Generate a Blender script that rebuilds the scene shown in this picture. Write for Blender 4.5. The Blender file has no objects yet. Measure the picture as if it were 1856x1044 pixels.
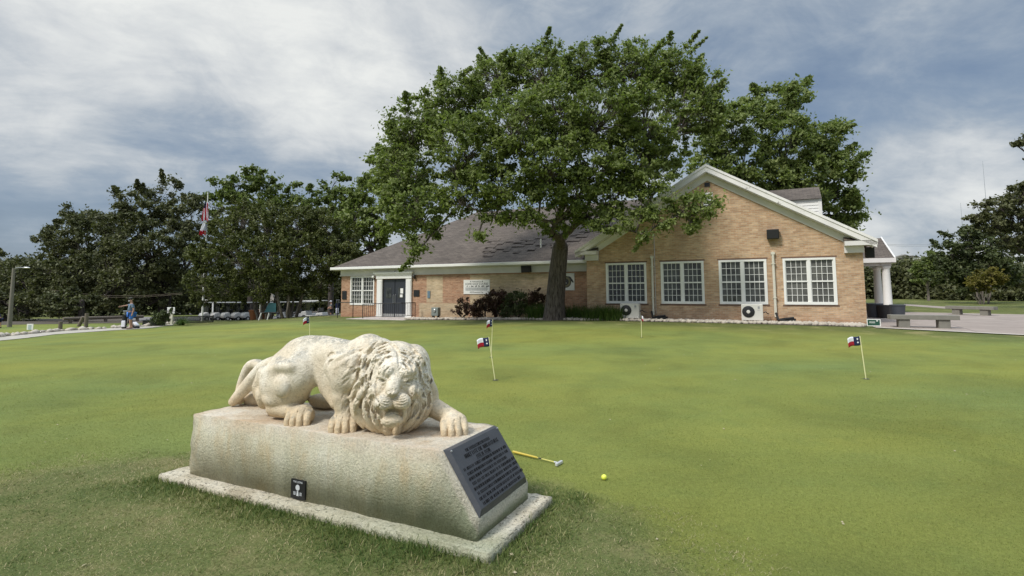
import bpy, bmesh, math, random, numpy as np
from mathutils import Vector, Matrix, noise
R=math.radians
# ------------------------------------------------ camera, sky, sun, exposure
F_PX=960.;CX0=928.;CY0=443.;CAMH=1.55;PITCH=R(5.0);ROLL=R(0.25);PTOP=.54
def ray(x,y):
    a,b=(x-CX0)/F_PX,-(y-CY0)/F_PX
    c,s=math.cos(ROLL),math.sin(ROLL); a,b=a*c+b*s,-a*s+b*c
    cp,sp=math.cos(PITCH),math.sin(PITCH)
    return Vector((a,cp-b*sp,sp+b*cp))
def at_z(x,y,z):
    r=ray(x,y); t=(z-CAMH)/r.z; return Vector((r.x*t,r.y*t,z))
def at_y(x,y,Y):
    r=ray(x,y); t=Y/r.y; return Vector((r.x*t,Y,CAMH+r.z*t))
scn=bpy.context.scene
cd=bpy.data.cameras.new('camera'); cam=bpy.data.objects.new('camera',cd); scn.collection.objects.link(cam)
cam.matrix_world=Matrix.Translation((0,0,CAMH))@Matrix.Rotation(math.pi/2+PITCH,4,'X')@Matrix.Rotation(-ROLL,4,'Z')
cd.sensor_width=36; cd.sensor_fit='HORIZONTAL'; cd.lens=F_PX/1856*36; cd.shift_y=(CY0-522)/1856; cd.clip_end=4000; cd.clip_start=.05
scn.camera=cam
SUN_EL,SUN_AZ=R(50),R(232)      # azimuth clockwise from +Y: behind the viewer, a little to the left
sl=bpy.data.lights.new('sun','SUN'); sl.energy=2.5; sl.angle=R(12); sl.color=(1,.96,.9)
so=bpy.data.objects.new('sun',sl); scn.collection.objects.link(so)
sdir=Vector((math.sin(SUN_AZ)*math.cos(SUN_EL),math.cos(SUN_AZ)*math.cos(SUN_EL),math.sin(SUN_EL)))
so.rotation_euler=sdir.to_track_quat('Z','Y').to_euler(); so.location=(0,0,30)
scn.view_settings.view_transform='Standard'; scn.view_settings.look='None'; scn.view_settings.exposure=0.35; scn.view_settings.gamma=1
class NT:
    def __init__(s,t): s.t=t
    def n(s,typ,ins={},**kw):
        o=s.t.nodes.new(typ)
        for k,v in kw.items(): setattr(o,k,v)
        for k,v in ins.items():
            if isinstance(v,bpy.types.NodeSocket): s.t.links.new(v,o.inputs[k])
            else: o.inputs[k].default_value=v
        return o
    def m(s,op,a,b=0.,c=None,clamp=False):
        i={0:a,1:b}
        if c is not None: i[2]=c
        o=s.n('ShaderNodeMath',i,operation=op); o.use_clamp=clamp; return o.outputs[0]
    def ramp(s,f,st,interp='LINEAR'):
        o=s.n('ShaderNodeValToRGB',{0:f}); e=o.color_ramp; e.interpolation=interp
        while len(e.elements)<len(st): e.elements.new(.5)
        for q,(p,c) in zip(e.elements,st):
            q.position=p; q.color=(c,c,c,1) if not hasattr(c,'__len__') else tuple(c)+(1,)
        return o.outputs[0]
    def noise(s,vec,sc,det=3,ro=.5,dist=0.,col=False):
        o=s.n('ShaderNodeTexNoise',{'Vector':vec,'Scale':sc,'Detail':det,'Roughness':ro,'Distortion':dist}); return o.outputs[1 if col else 0]
    def mix(s,f,a,b,bt='MIX'):
        o=s.n('ShaderNodeMix',data_type='RGBA',blend_type=bt); L=s.t.links
        for k,v in ((0,f),(6,a),(7,b)):
            if isinstance(v,bpy.types.NodeSocket): L.new(v,o.inputs[k])
            else: o.inputs[k].default_value=(tuple(v)+(1,) if hasattr(v,'__len__') else v)
        return o.outputs[2]
    def comb(s,x,y,z): return s.n('ShaderNodeCombineXYZ',{0:x,1:y,2:z}).outputs[0]
w=bpy.data.worlds.new('World'); scn.world=w; w.use_nodes=True; T=NT(w.node_tree); w.node_tree.nodes.clear()
tc=T.n('ShaderNodeTexCoord').outputs['Generated']
nrm=T.n('ShaderNodeVectorMath',{0:tc},operation='NORMALIZE').outputs[0]
sx=T.n('ShaderNodeSeparateXYZ',{0:nrm})
zz=T.m('MAXIMUM',sx.outputs[2],0.0)
den=T.m('ADD',zz,.22)
px_=T.m('DIVIDE',sx.outputs[0],den); py_=T.m('DIVIDE',sx.outputs[1],den)
# cloud deck: bands run up to the right; big soft masses, finer billows
ca,sa=math.cos(R(-24)),math.sin(R(-24))
rx_=T.m('ADD',T.m('MULTIPLY',px_,ca),T.m('MULTIPLY',py_,-sa)); ry_=T.m('ADD',T.m('MULTIPLY',px_,sa),T.m('MULTIPLY',py_,ca))
P1=T.comb(T.m('MULTIPLY',rx_,.62),T.m('MULTIPLY',ry_,1.25),0.)
n1=T.noise(P1,1.3,6,.55,.5); n2=T.noise(T.comb(T.m('MULTIPLY',rx_,1.),T.m('MULTIPLY',ry_,1.5),3.),3.2,8,.62,.4)
n3=T.noise(T.comb(sx.outputs[0],sx.outputs[1],T.m('MULTIPLY',sx.outputs[2],2.2)),2.6,9,.60,.6)
def blob(x,y,r,amp):
    d=ray(x,y).normalized(); dt=T.n('ShaderNodeVectorMath',{0:nrm,1:tuple(d)},operation='DOT_PRODUCT').outputs['Value']
    o=T.n('ShaderNodeMapRange',{0:dt,1:math.cos(R(r)),2:1.,3:0.,4:amp},interpolation_type='SMOOTHSTEP'); return o.outputs[0]
v=T.m('ADD',T.m('MULTIPLY',n1,.50),T.m('MULTIPLY',n2,.30)); v=T.m('ADD',v,T.m('MULTIPLY',n3,.74))
for bl in ((260,150,18,.20),(60,90,16,.15),(640,60,16,.24),(640,190,11,.12),(30,430,22,-.15),(430,310,16,-.09),(1380,110,12,-.07),(1540,230,9,-.06),(1700,120,9,.07),(1660,230,7,-.05),(1700,290,7,.10),(1600,90,7,.03),(1560,180,8,.0),(1650,420,11,.18),(900,60,11,.06),(1350,40,14,.05)):
    if bl[3]: v=T.m('ADD',v,blob(*bl))
n4=T.noise(T.comb(sx.outputs[0],sx.outputs[1],T.m('MULTIPLY',sx.outputs[2],1.7)),8.5,7,.62,.8); v=T.m('ADD',v,T.m('MULTIPLY',T.m('SUBTRACT',n4,.5),.34)); v=T.m('SUBTRACT',v,.272); v=T.m('ADD',T.m('MULTIPLY',T.m('SUBTRACT',v,.5),1.10),.49)
skc=T.ramp(v,[(.20,(.14,.19,.27)),(.36,(.20,.255,.33)),(.50,(.285,.335,.395)),(.62,(.40,.435,.47)),(.76,(.53,.55,.56)),(.95,(.68,.69,.67))])
sky=T.n('ShaderNodeTexSky',sky_type='NISHITA',sun_disc=False,sun_elevation=SUN_EL,sun_rotation=SUN_AZ,air_density=1.,dust_density=2.)
gap=T.ramp(v,[(.18,.30),(.55,.06)])
skm=T.mix(gap,skc,T.mix(1.,sky.outputs[0],(.1,.1,.1),'MULTIPLY'))
# an overcast sky is brightest overhead
zen=T.n('ShaderNodeMapRange',{0:sx.outputs[2],1:.50,2:.95,3:1.,4:3.6},interpolation_type='SMOOTHSTEP').outputs[0]
bg=T.n('ShaderNodeBackground',{0:skm,1:zen}); T.n('ShaderNodeOutputWorld',{0:bg.outputs[0]})

# ------------------------------------------------ helpers
COL=scn.collection
def tag(o,label=None,cat=None,group=None,kind=None):
    for k,v in (('label',label),('category',cat),('group',group),('kind',kind)):
        if v: o[k]=v
    return o
def thing(name,label,cat,loc=(0,0,0),rz=0.,group=None):
    o=bpy.data.objects.new(name,None); COL.objects.link(o); o.empty_display_size=.2
    o.location=loc; o.rotation_euler=(0,0,rz); return tag(o,label,cat,group)
def dup(o,parent=None):
    c=o.copy(); COL.objects.link(c); c.parent=parent
    for k in list(o.children): dup(k,c)
    return c
class MB:
    def __init__(s): s.v=[]; s.f=[]; s.mi=[]
    def add(s,vs,fs,mi=0,M=None):
        b=len(s.v)
        s.v+=[tuple(M@Vector(p)) if M is not None else tuple(p) for p in vs]
        s.f+=[tuple(b+i for i in f) for f in fs]; s.mi+=[mi]*len(fs); return s
    def box(s,x0,x1,y0,y1,z0,z1,mi=0,M=None):
        return s.add([(x0,y0,z0),(x1,y0,z0),(x1,y1,z0),(x0,y1,z0),(x0,y0,z1),(x1,y0,z1),(x1,y1,z1),(x0,y1,z1)],
            [(3,2,1,0),(4,5,6,7),(0,1,5,4),(1,2,6,5),(2,3,7,6),(3,0,4,7)],mi,M)
    def tube(s,pts,rad,n=8,mi=0,cap=True,M=None):
        pts=[Vector(p) for p in pts]; m=len(pts); rad=list(rad) if hasattr(rad,'__len__') else [rad]*m
        if len(rad)!=m: rad=[float(np.interp(i/(m-1),np.linspace(0,1,len(rad)),rad)) for i in range(m)]
        vs=[];fs=[]; pr=None
        for i,p in enumerate(pts):
            d=(pts[min(i+1,m-1)]-pts[max(i-1,0)]).normalized()
            if pr is None:
                pr=d.orthogonal().normalized()
            else: pr=(pr-d*pr.dot(d)).normalized()
            q=d.cross(pr)
            for k in range(n):
                a=2*math.pi*k/n; vs.append(p+(pr*math.cos(a)+q*math.sin(a))*rad[i])
        for i in range(m-1):
            for k in range(n):
                a=i*n+k;b=i*n+(k+1)%n; fs.append((a,b,b+n,a+n))
        if cap: fs.append(tuple(range(n))[::-1]); fs.append(tuple(range((m-1)*n,m*n)))
        return s.add(vs,fs,mi,M)
    def lathe(s,prof,n=16,c=(0,0,0),mi=0,M=None):
        vs=[];fs=[]
        for r,z in prof:
            for k in range(n):
                a=2*math.pi*k/n; vs.append((c[0]+r*math.cos(a),c[1]+r*math.sin(a),c[2]+z))
        for i in range(len(prof)-1):
            for k in range(n):
                a=i*n+k;b=i*n+(k+1)%n; fs.append((a,b,b+n,a+n))
        fs.append(tuple(range(n))[::-1]); fs.append(tuple(range((len(prof)-1)*n,len(prof)*n)))
        return s.add(vs,fs,mi,M)
    def prism(s,poly,y0,y1,mi=0,M=None):      # polygon in x,z run along y
        n=len(poly); vs=[(x,y0,z) for x,z in poly]+[(x,y1,z) for x,z in poly]
        fs=[tuple(range(n)),tuple(range(n,2*n))[::-1]]+[(i,i+n,(i+1)%n+n,(i+1)%n) for i in range(n)]
        return s.add(vs,[f[::-1] for f in fs],mi,M)
    def blob(s,c,r,sub=2,mi=0,jit=0.,seed=0):
        bm=bmesh.new(); bmesh.ops.create_icosphere(bm,subdivisions=sub,radius=1)
        vs=[]
        for q in bm.verts:
            k=1+jit*noise.noise(q.co*1.3+Vector((seed*3.1,seed*1.7,0)))
            vs.append((c[0]+q.co.x*r[0]*k,c[1]+q.co.y*r[1]*k,c[2]+q.co.z*r[2]*k))
        fs=[tuple(q.index for q in f.verts) for f in bm.faces]; bm.free(); return s.add(vs,fs,mi)
    def build(s,name,mats,parent=None,smooth=False,bevel=0.,angle=40):
        me=bpy.data.meshes.new(name); me.from_pydata(s.v,[],s.f)
        mats=mats if isinstance(mats,(list,tuple)) else [mats]
        for m in mats: me.materials.append(m)
        me.polygons.foreach_set('material_index',s.mi)
        if smooth: me.polygons.foreach_set('use_smooth',[True]*len(me.polygons))
        me.update()
        if smooth and angle:
            try: me.set_sharp_from_angle(angle=R(angle))
            except Exception: pass
        o=bpy.data.objects.new(name,me); COL.objects.link(o); o.parent=parent
        if bevel:
            b=o.modifiers.new('bevel','BEVEL'); b.width=bevel; b.segments=2; b.limit_method='ANGLE'; b.angle_limit=R(35)
        return o
def np_mesh(name,V,F,mat,parent=None,smooth=False,att=None):
    V=np.asarray(V,np.float32); F=np.asarray(F,np.int32); me=bpy.data.meshes.new(name)
    me.vertices.add(len(V)); me.vertices.foreach_set('co',V.ravel())
    k=F.shape[1]; me.loops.add(F.size); me.loops.foreach_set('vertex_index',F.ravel())
    me.polygons.add(len(F)); me.polygons.foreach_set('loop_start',np.arange(0,F.size,k,dtype=np.int32))
    if smooth: me.polygons.foreach_set('use_smooth',np.ones(len(F),bool))
    if att is not None:
        a=me.attributes.new('tint','FLOAT','FACE'); a.data.foreach_set('value',np.asarray(att,np.float32))
    me.materials.append(mat); me.update(calc_edges=True); me.validate()
    o=bpy.data.objects.new(name,me); COL.objects.link(o); o.parent=parent; return o
_fc={}
def text_obj(name,body,size,mat,parent,M,ext=.002,align='CENTER'):
    cu=bpy.data.curves.new(name,'FONT'); cu.body=body; cu.size=size; cu.extrude=ext; cu.align_x=align; cu.align_y='CENTER'; cu.resolution_u=2
    tmp=bpy.data.objects.new('tmp',cu); COL.objects.link(tmp); dg=bpy.context.evaluated_depsgraph_get(); dg.update()
    me=bpy.data.meshes.new_from_object(tmp.evaluated_get(dg)); bpy.data.objects.remove(tmp); me.name=name
    me.materials.clear(); me.materials.append(mat); me.transform(M)
    o=bpy.data.objects.new(name,me); COL.objects.link(o); o.parent=parent; return o

# ------------------------------------------------ materials
def mat(name,col,rough=.8,metal=0.,var=.0,vs=6.,bump=0.,bs=40.,spec=.5,coord='Object'):
    m=bpy.data.materials.new(name); m.use_nodes=True; t=NT(m.node_tree); p=m.node_tree.nodes['Principled BSDF']
    p.inputs['Roughness'].default_value=rough; p.inputs['Metallic'].default_value=metal; p.inputs['Specular IOR Level'].default_value=spec
    co=t.n('ShaderNodeTexCoord').outputs[coord]
    if var:
        f=t.noise(co,vs,5,.6); c=t.mix(f,[k*(1-var) for k in col],[min(1,k*(1+var)) for k in col]); m.node_tree.links.new(c,p.inputs[0])
    else: p.inputs[0].default_value=tuple(col)+(1,)
    if bump:
        b=t.n('ShaderNodeBump',{'Strength':bump,'Distance':.01,'Height':t.noise(co,bs,4,.6)}); m.node_tree.links.new(b.outputs[0],p.inputs['Normal'])
    return m
def custom(name,rough=.85,spec=.3):
    m=bpy.data.materials.new(name); m.use_nodes=True; t=NT(m.node_tree); p=m.node_tree.nodes['Principled BSDF']
    p.inputs['Roughness'].default_value=rough; p.inputs['Specular IOR Level'].default_value=spec
    co=t.n('ShaderNodeTexCoord').outputs['Object']; sp=t.n('ShaderNodeSeparateXYZ',{0:co}); return m,t,p,co,sp
def setc(t,p,c,bump=None,strength=.5,dist=.01):
    t.t.links.new(c,p.inputs[0])
    if bump is not None:
        b=t.n('ShaderNodeBump',{'Strength':strength,'Distance':dist,'Height':bump}); t.t.links.new(b.outputs[0],p.inputs['Normal'])
M_={}
def brick(name,c1,c2,mo,dark=.35):
    m,t,p,co,sp=custom(name)
    u_=t.m('ADD',sp.outputs[0],sp.outputs[1]); v_=sp.outputs[2]; vec=t.comb(u_,v_,0.)
    vec2=t.comb(t.m('ADD',u_,t.m('MULTIPLY',t.noise(co,6,2),.01)),t.m('ADD',v_,t.m('MULTIPLY',t.noise(co,2.,2),.02)),0.)
    b=t.n('ShaderNodeTexBrick',{'Vector':vec2,'Color1':tuple(c1)+(1,),'Color2':tuple(c2)+(1,),'Mortar':tuple(mo)+(1,),'Scale':1.,'Mortar Size':.009,'Mortar Smooth':.3,'Bias':-.15,'Brick Width':.215,'Row Height':.076})
    f=t.ramp(t.noise(vec,1.1,6,.65),[(.3,.80),(.7,1.15)])
    fine=t.ramp(t.noise(t.comb(t.m('MULTIPLY',u_,2.1),t.m('MULTIPLY',v_,8.6),0.),1.3,4,.8),[(.30,dark),(.41,.85),(.55,1.0),(.68,1.3)])
    c=t.mix(1.,b.outputs[0],f,'MULTIPLY'); c=t.mix(.85,c,fine,'MULTIPLY')
    low=t.ramp(t.m('ADD',v_,t.m('MULTIPLY',t.noise(co,1.5,4),.8)),[(.2,1.),(1.1,0.)]); c=t.mix(t.m('MULTIPLY',low,.45),c,(c1[0]*.78,c1[1]*.55,c1[2]*.5))
    setc(t,p,c,b.outputs[1],.6,-.006); return m
M_['brick']=brick('gable_brick',(.46,.285,.165),(.61,.435,.275),(.50,.40,.30))
M_['brick_red']=brick('wing_brick',(.38,.20,.115),(.52,.32,.20),(.44,.33,.24))
M_['brick_pale']=brick('infill_brick',(.52,.39,.24),(.58,.46,.30),(.50,.42,.31))
def shingle(name,ax):
    m,t,p,co,sp=custom(name,.9)
    a=sp.outputs[ax]; vv=t.m('MULTIPLY',sp.outputs[2],2.)
    b=t.n('ShaderNodeTexBrick',{'Vector':t.comb(a,vv,0.),'Color1':(.098,.080,.066,1),'Color2':(.138,.114,.094,1),'Mortar':(.06,.05,.048,1),'Scale':1.,'Mortar Size':.008,'Brick Width':.33,'Row Height':.15,'Bias':0.})
    f=t.ramp(t.noise(co,.5,6,.6),[(.3,.88),(.7,1.10)]); g=t.ramp(t.noise(t.comb(t.m('MULTIPLY',a,1.2),t.m('MULTIPLY',vv,5.),0.),1.5,4,.7),[(.3,.7),(.6,1.1)])
    c=t.mix(1.,t.mix(1.,b.outputs[0],f,'MULTIPLY'),g,'MULTIPLY'); setc(t,p,c,b.outputs[1],.5,-.01); return m
M_['shx']=shingle('roof_shingle_front',0); M_['shy']=shingle('roof_shingle_side',1)
def paint_old(name,base,chip=(.22,.2,.17),amt=.62):
    m,t,p,co,sp=custom(name,.55)
    n=t.noise(co,3.,8,.75); f=t.ramp(n,[(amt-.03,0.),(amt+.02,.8)]); g=t.ramp(t.noise(co,1.2,3),[(.3,.86),(.7,1.04)])
    setc(t,p,t.mix(f,t.mix(1.,base,g,'MULTIPLY'),chip)); return m
M_['white']=mat('white_paint',(.80,.79,.75),.45,var=.06,vs=2.); M_['trim']=paint_old('peeling_white_paint',(.80,.77,.74),amt=.63)
M_['trim2']=paint_old('grey_white_paint',(.72,.69,.66),amt=.68)
M_['black']=mat('black_paint',(.012,.012,.014),.45); M_['iron']=mat('black_iron',(.015,.015,.015),.5,bump=.2)
M_['rubber']=mat('black_rubber',(.018,.018,.018),.85); M_['door']=mat('dark_grey_door_paint',(.030,.034,.044),.4,var=.1)
def glass(name,c,stripes=False):
    m,t,p,co,sp=custom(name,.06,.5)
    k=t.noise(co,1.7,3,.5,1.); a=[q*.35 for q in c]; b=[q*1.7 for q in c]
    col=t.mix(t.ramp(k,[(.35,0.),(.65,1.)]),a,b)
    if stripes:
        wv=t.n('ShaderNodeTexWave',{'Vector':co,'Scale':6.3},wave_type='BANDS',bands_direction='Z').outputs[0]; col=t.mix(wv,col,[q*1.6 for q in c])
    setc(t,p,col); return m
M_['glass']=glass('dark_window_glass',(.040,.044,.040)); M_['glass2']=glass('dim_window_glass',(.055,.058,.052)); M_['glass3']=glass('deep_window_glass',(.024,.028,.028))
M_['glassb']=glass('window_glass_over_blinds',(.075,.075,.066),True)
M_['metal']=mat('galvanised_metal',(.5,.5,.5),.35,.8,var=.1); M_['acbody']=mat('cream_sheet_metal',(.62,.60,.54),.5,var=.08,vs=3)
M_['acgrill']=mat('dark_fan_grille',(.05,.05,.048),.5)
M_['concrete']=mat('patio_concrete',(.46,.40,.36),.9,var=.14,vs=.8,bump=.3,bs=60); M_['bench']=mat('weathered_concrete',(.20,.19,.16),.9,var=.3,vs=5,bump=.5,bs=30)
M_['kerb']=mat('pale_kerb_stone',(.46,.42,.35),.9,var=.25,vs=4,bump=.5)
M_['wood']=mat('grey_wood',(.16,.13,.10),.85,var=.3,vs=4,bump=.4); M_['terracotta']=mat('terracotta',(.42,.16,.07),.8,var=.15)
M_['bin']=mat('dark_grey_plastic',(.055,.062,.075),.5,var=.15); M_['green']=mat('dark_green_board',(.015,.07,.045),.5)
M_['blue']=mat('navy_cloth',(.012,.02,.07),.9); M_['wcloth']=mat('white_cloth',(.82,.82,.86),.9); M_['rcloth']=mat('red_cloth',(.42,.012,.025),.9)
M_['yellow']=mat('pale_yellow_rod',(.78,.74,.42),.5); M_['skin']=mat('skin',(.42,.24,.16),.6); M_['letter']=mat('black_lettering',(.02,.02,.022),.6)
M_['cartw']=mat('white_cart_body',(.52,.51,.48),.35); M_['carts']=mat('dark_vinyl',(.10,.09,.08),.6); M_['tyre']=M_['rubber']
def bark(name,a,b,sc=1.):
    m,t,p,co,sp=custom(name,.95)
    st=t.comb(t.m('MULTIPLY',sp.outputs[0],9.*sc),t.m('MULTIPLY',sp.outputs[1],9.*sc),t.m('MULTIPLY',sp.outputs[2],1.6*sc))
    n=t.noise(st,1.6,6,.7,.6); c=t.ramp(n,[(.35,a),(.6,b)]); setc(t,p,c,n,.9,.04); return m
M_['bark']=bark('grey_brown_bark',(.035,.028,.022),(.15,.125,.105)); M_['bark2']=bark('dark_bark',(.02,.017,.014),(.085,.07,.06)); M_['bark3']=bark('smooth_pale_bark',(.085,.07,.06),(.22,.19,.16),.6)
def leaf(name,cs,tr=.32,rough=.55):
    m=bpy.data.materials.new(name); m.use_nodes=True; t=NT(m.node_tree); m.node_tree.nodes.clear()
    a=t.n('ShaderNodeAttribute',attribute_name='tint').outputs['Fac']; co=t.n('ShaderNodeTexCoord').outputs['Object']
    f=t.m('ADD',a,t.m('MULTIPLY',t.m('SUBTRACT',t.noise(co,.55,3),.5),.9))
    c=t.ramp(f,[(.0,cs[0]),(.5,cs[1]),(1.,cs[2])])
    d=t.n('ShaderNodeBsdfPrincipled',{'Base Color':c,'Roughness':rough,'Specular IOR Level':.25}); q=t.n('ShaderNodeBsdfTranslucent',{0:t.mix(1.,c,(1.,1.15,.55),'MULTIPLY')})
    x=t.n('ShaderNodeMixShader',{0:tr,1:d.outputs[0],2:q.outputs[0]}); t.n('ShaderNodeOutputMaterial',{0:x.outputs[0]}); return m
M_['oak']=leaf('oak_leaves',((.095,.128,.038),(.185,.225,.070),(.30,.345,.125)),.4,.6)
M_['oakdark']=leaf('live_oak_leaves',((.055,.060,.026),(.105,.112,.050),(.17,.175,.080)),.22)
M_['myrtle']=leaf('myrtle_leaves',((.052,.062,.018),(.10,.113,.034),(.165,.175,.055)),.25)
M_['fresh']=leaf('fresh_leaves',((.075,.105,.03),(.14,.175,.05),(.21,.25,.08)),.35)
M_['autumn']=leaf('yellowing_leaves',((.09,.08,.02),(.17,.15,.035),(.24,.20,.05)),.35)
M_['redleaf']=leaf('red_shrub_leaves',((.035,.020,.014),(.085,.040,.028),(.09,.085,.04)),.2)
M_['shrub']=leaf('dark_shrub_leaves',((.035,.048,.016),(.070,.088,.032),(.12,.14,.055)),.2)
M_['blade']=leaf('strap_leaves',((.03,.06,.012),(.06,.11,.02),(.12,.16,.04)),.25)
M_['greenb']=leaf('short_green_blades',((.10,.145,.03),(.19,.225,.055),(.34,.33,.12)),.25,.7)
M_['grassb']=leaf('grass_blades',((.055,.10,.018),(.17,.19,.055),(.46,.38,.22)),.25,.7)
# ---------------------------------------------------------------- stone lion
PU=Vector((.8975,-.441,0)).normalized(); PN=Vector((.441,.8975,0)).normalized()
PO=Vector((-.215,3.31,0))
PM=Matrix(((-PU.x,PN.x,0,PO.x),(-PU.y,PN.y,0,PO.y),(0,0,1,0),(0,0,0,1)))   # mirrored frame (s left, t back): used for numbers only
def pl(p):
    d=Vector(p)-PO
    return np.array([-d.dot(PU),d.dot(PN),d.z])
def build_lion():
    h=.0052
    lo=np.array([.18,-.10,.52]); hi=np.array([2.86,.82,1.30])
    N=np.ceil((hi-lo)/h).astype(int)+1
    D=np.full(N,.5,np.float32)
    def P(x,y,t):
        o=PO+PN*t; r=ray(x,y); C=Vector((0,0,CAMH)); k=(o-C).dot(PN)/r.dot(PN)
        return pl(C+r*k)
    def sub(c,r):
        i0=np.maximum(((np.min(c,0)-r-lo)/h).astype(int),0); i1=np.minimum(((np.max(c,0)+r-lo)/h).astype(int)+2,N)
        if np.any(i1<=i0): return None
        g=np.meshgrid(*[lo[k]+h*np.arange(i0[k],i1[k]) for k in range(3)],indexing='ij')
        return tuple(slice(a,b) for a,b in zip(i0,i1)),np.stack(g,-1).astype(np.float32)
    def comb(sl,d,k,op):
        A=D[sl]
        if op=='+':
            hh=np.clip(.5+.5*(A-d)/k,0,1); D[sl]=A*(1-hh)+d*hh-k*hh*(1-hh)
        else:
            d=-d; hh=np.clip(.5-.5*(A-d)/k,0,1); D[sl]=A*(1-hh)+d*hh+k*hh*(1-hh)
    def ell(c,r,k=.03,op='+',ax=None):
        c=np.asarray(c,float); r=np.asarray(r,float)*np.ones(3)
        q=sub(np.array([c]),max(r)+k+.02)
        if q is None: return
        sl,X=q; X=X-c.astype(np.float32)
        if ax is not None: X=X@np.array(ax,np.float32).T
        a=np.linalg.norm(X/r,axis=-1); b=np.linalg.norm(X/(r*r),axis=-1)
        comb(sl,a*(a-1)/np.maximum(b,1e-6),k,op)
    def cap(p,rad,k=.03,op='+'):
        p=np.asarray(p,float); n=len(p)-1
        rad=np.interp(np.linspace(0,1,n+1),np.linspace(0,1,len(np.atleast_1d(rad))),np.atleast_1d(rad))
        q=sub(p,max(rad)+k+.01)
        if q is None: return
        sl,X=q; best=None
        for i in range(n):
            a,b=p[i],p[i+1]; ab=b-a
            tt=np.clip(((X-a.astype(np.float32))@ab.astype(np.float32))/max(ab@ab,1e-9),0,1)
            d=np.linalg.norm(X-a.astype(np.float32)-tt[...,None]*ab.astype(np.float32),axis=-1)-(rad[i]+(rad[i+1]-rad[i])*tt)
            best=d if best is None else np.minimum(best,d)
        comb(sl,best,k,op)
    def curve(pts,m=5):
        pts=np.asarray(pts,float); n=len(pts); out=[]
        for i in range(n-1):
            p0=pts[max(i-1,0)];p1=pts[i];p2=pts[i+1];p3=pts[min(i+2,n-1)]
            for j in range(m):
                t=j/m; out.append(.5*((2*p1)+(-p0+p2)*t+(2*p0-5*p1+4*p2-p3)*t*t+(-p0+3*p1-3*p2+p3)*t**3))
        out.append(pts[-1]); return np.array(out)
    # trunk of the body
    cap([P(520,668,.37),P(545,650,.37),P(585,642,.37),P(625,652,.36),P(655,662,.36)],[.155,.165,.15,.155,.19],.05)
    ell(P(560,652,.37),(.22,.17,.19),.05)
    cap([P(590,668,.37),P(640,690,.36)],[.14,.17],.05)              # chest sinks towards the forelegs
    # haunches
    ell(P(517,696,.235),(.235,.16,.225),.02); ell(P(546,676,.22),(.14,.12,.17),.05)
    ell(P(530,698,.55),(.2,.12,.19),.04)
    ell(P(500,722,.17),(.11,.09,.075),.02)
    ell(P(482,716,.19),(.065,.08,.085),.015)
    ell(P(512,700,.105),(.08,.05,.085),.014)
    cap([P(488,676,.15),P(505,664,.115),P(528,664,.11)],[.03,.035,.03],.05)
    cap([P(478,675,.2),P(470,700,.2),P(480,730,.2)],[.05,.055,.05],.04)
    # shank and hind paw
    cap([P(500,738,.18),(1.79,.19,.62),(1.72,.18,.595)],[.075,.065,.06],.014)
    def paw(c,dr,w,L,hh,sp=1.):
        c=np.asarray(c,float); dr=np.asarray(dr+(0,),float) if len(dr)==2 else np.asarray(dr,float); dr/=np.linalg.norm(dr)
        a=np.array([-abs(dr[1]),-dr[0]*np.sign(-dr[1])*-1,0]); a=np.array([dr[1],-dr[0],0])
        ell(c+dr*(-L*.1),(w*.98,L*.95,hh*1.05),.02,ax=[a,dr,(0,0,1)])
        for i,o in enumerate((-1.5,-.5,.5,1.5)):
            f=L*(.55 if abs(o)<1 else .38); q=c+a*o*w*.47*sp
            cap([q+dr*(f-.05)+[0,0,hh*.38],q+dr*f+[0,0,hh*.22],q+dr*(f+.035)+[0,0,-hh*.25],q+dr*(f+.04)+[0,0,-hh*.6]],[w*.22,w*.285,w*.29,w*.26],.003)
        for o in (-1,0,1):
            f=L*(.56 if o==0 else .46); q=c+a*o*w*.47*sp
            cap([q+dr*(f-.02)+[0,0,hh*.80],q+dr*(f+.025)+[0,0,hh*.45],q+dr*(f+.046)+[0,0,-hh*.1],q+dr*(f+.048)+[0,0,-hh*.6]],[.002,.006,.009,.006],.004,'-')
    paw((1.675,.175,.592),(-.45,-.89),.100,.11,.078)
    # near foreleg
    ell(P(628,676,.18),(.13,.105,.15),.025)
    cap([P(612,665,.2),P(622,690,.17)],[.1,.085],.03)
    cap([P(624,690,.19),P(621,720,.17),(1.235,.19,.64)],[.088,.075,.07],.025)
    cap([P(596,668,.3),P(600,700,.3),P(612,728,.26)],[.08,.09,.06],.04)
    cap([P(604,655,.14),P(604,690,.15),P(608,722,.16)],.012,.012,'-')
    paw((1.225,.175,.592),(-.5,-.86),.104,.11,.078)
    # far legs
    ell(P(650,690,.56),(.15,.1,.2),.04)
    cap([(.86,.52,.72),(.66,.50,.68),(.50,.485,.63),(.43,.475,.61)],[.09,.072,.062,.058],.025)
    paw((.455,.445,.592),(-.62,-.78),.100,.105,.074)
    ell((1.9,.62,.6),(.16,.07,.065),.03)
    # tail and the far hind foot
    cap(curve([P(500,655,.36),P(478,668,.36),P(452,695,.36),(2.675,.33,.585)]),[.05,.066,.058,.04],.02)
    cap(curve([(2.66,.38,.585),P(436,703,.5),P(450,668,.52),P(464,660,.5),P(486,668,.44)]),[.035,.04,.047,.045,.05],.012)
    ell(P(463,722,.5),(.13,.09,.08),.02); ell(P(478,700,.44),(.08,.1,.14),.03)
    # head frame: a to the lion's left cheek side, b up, v out of the face
    Hc=P(716,694,.37); cam=pl((0,0,CAMH)); v=cam-Hc; v/=np.linalg.norm(v)
    a=np.array([v[1],-v[0],0]); a/=np.linalg.norm(a); b=np.cross(v,a); b=b if b[2]>0 else -b
    AX=[a,b,v]; S=235.
    def H(x,y,c): return Hc+a*(x-716)/S+b*(694-y)/S+v*c
    ball=(716,703,-.0); R=(.285,.35,.27)
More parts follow.
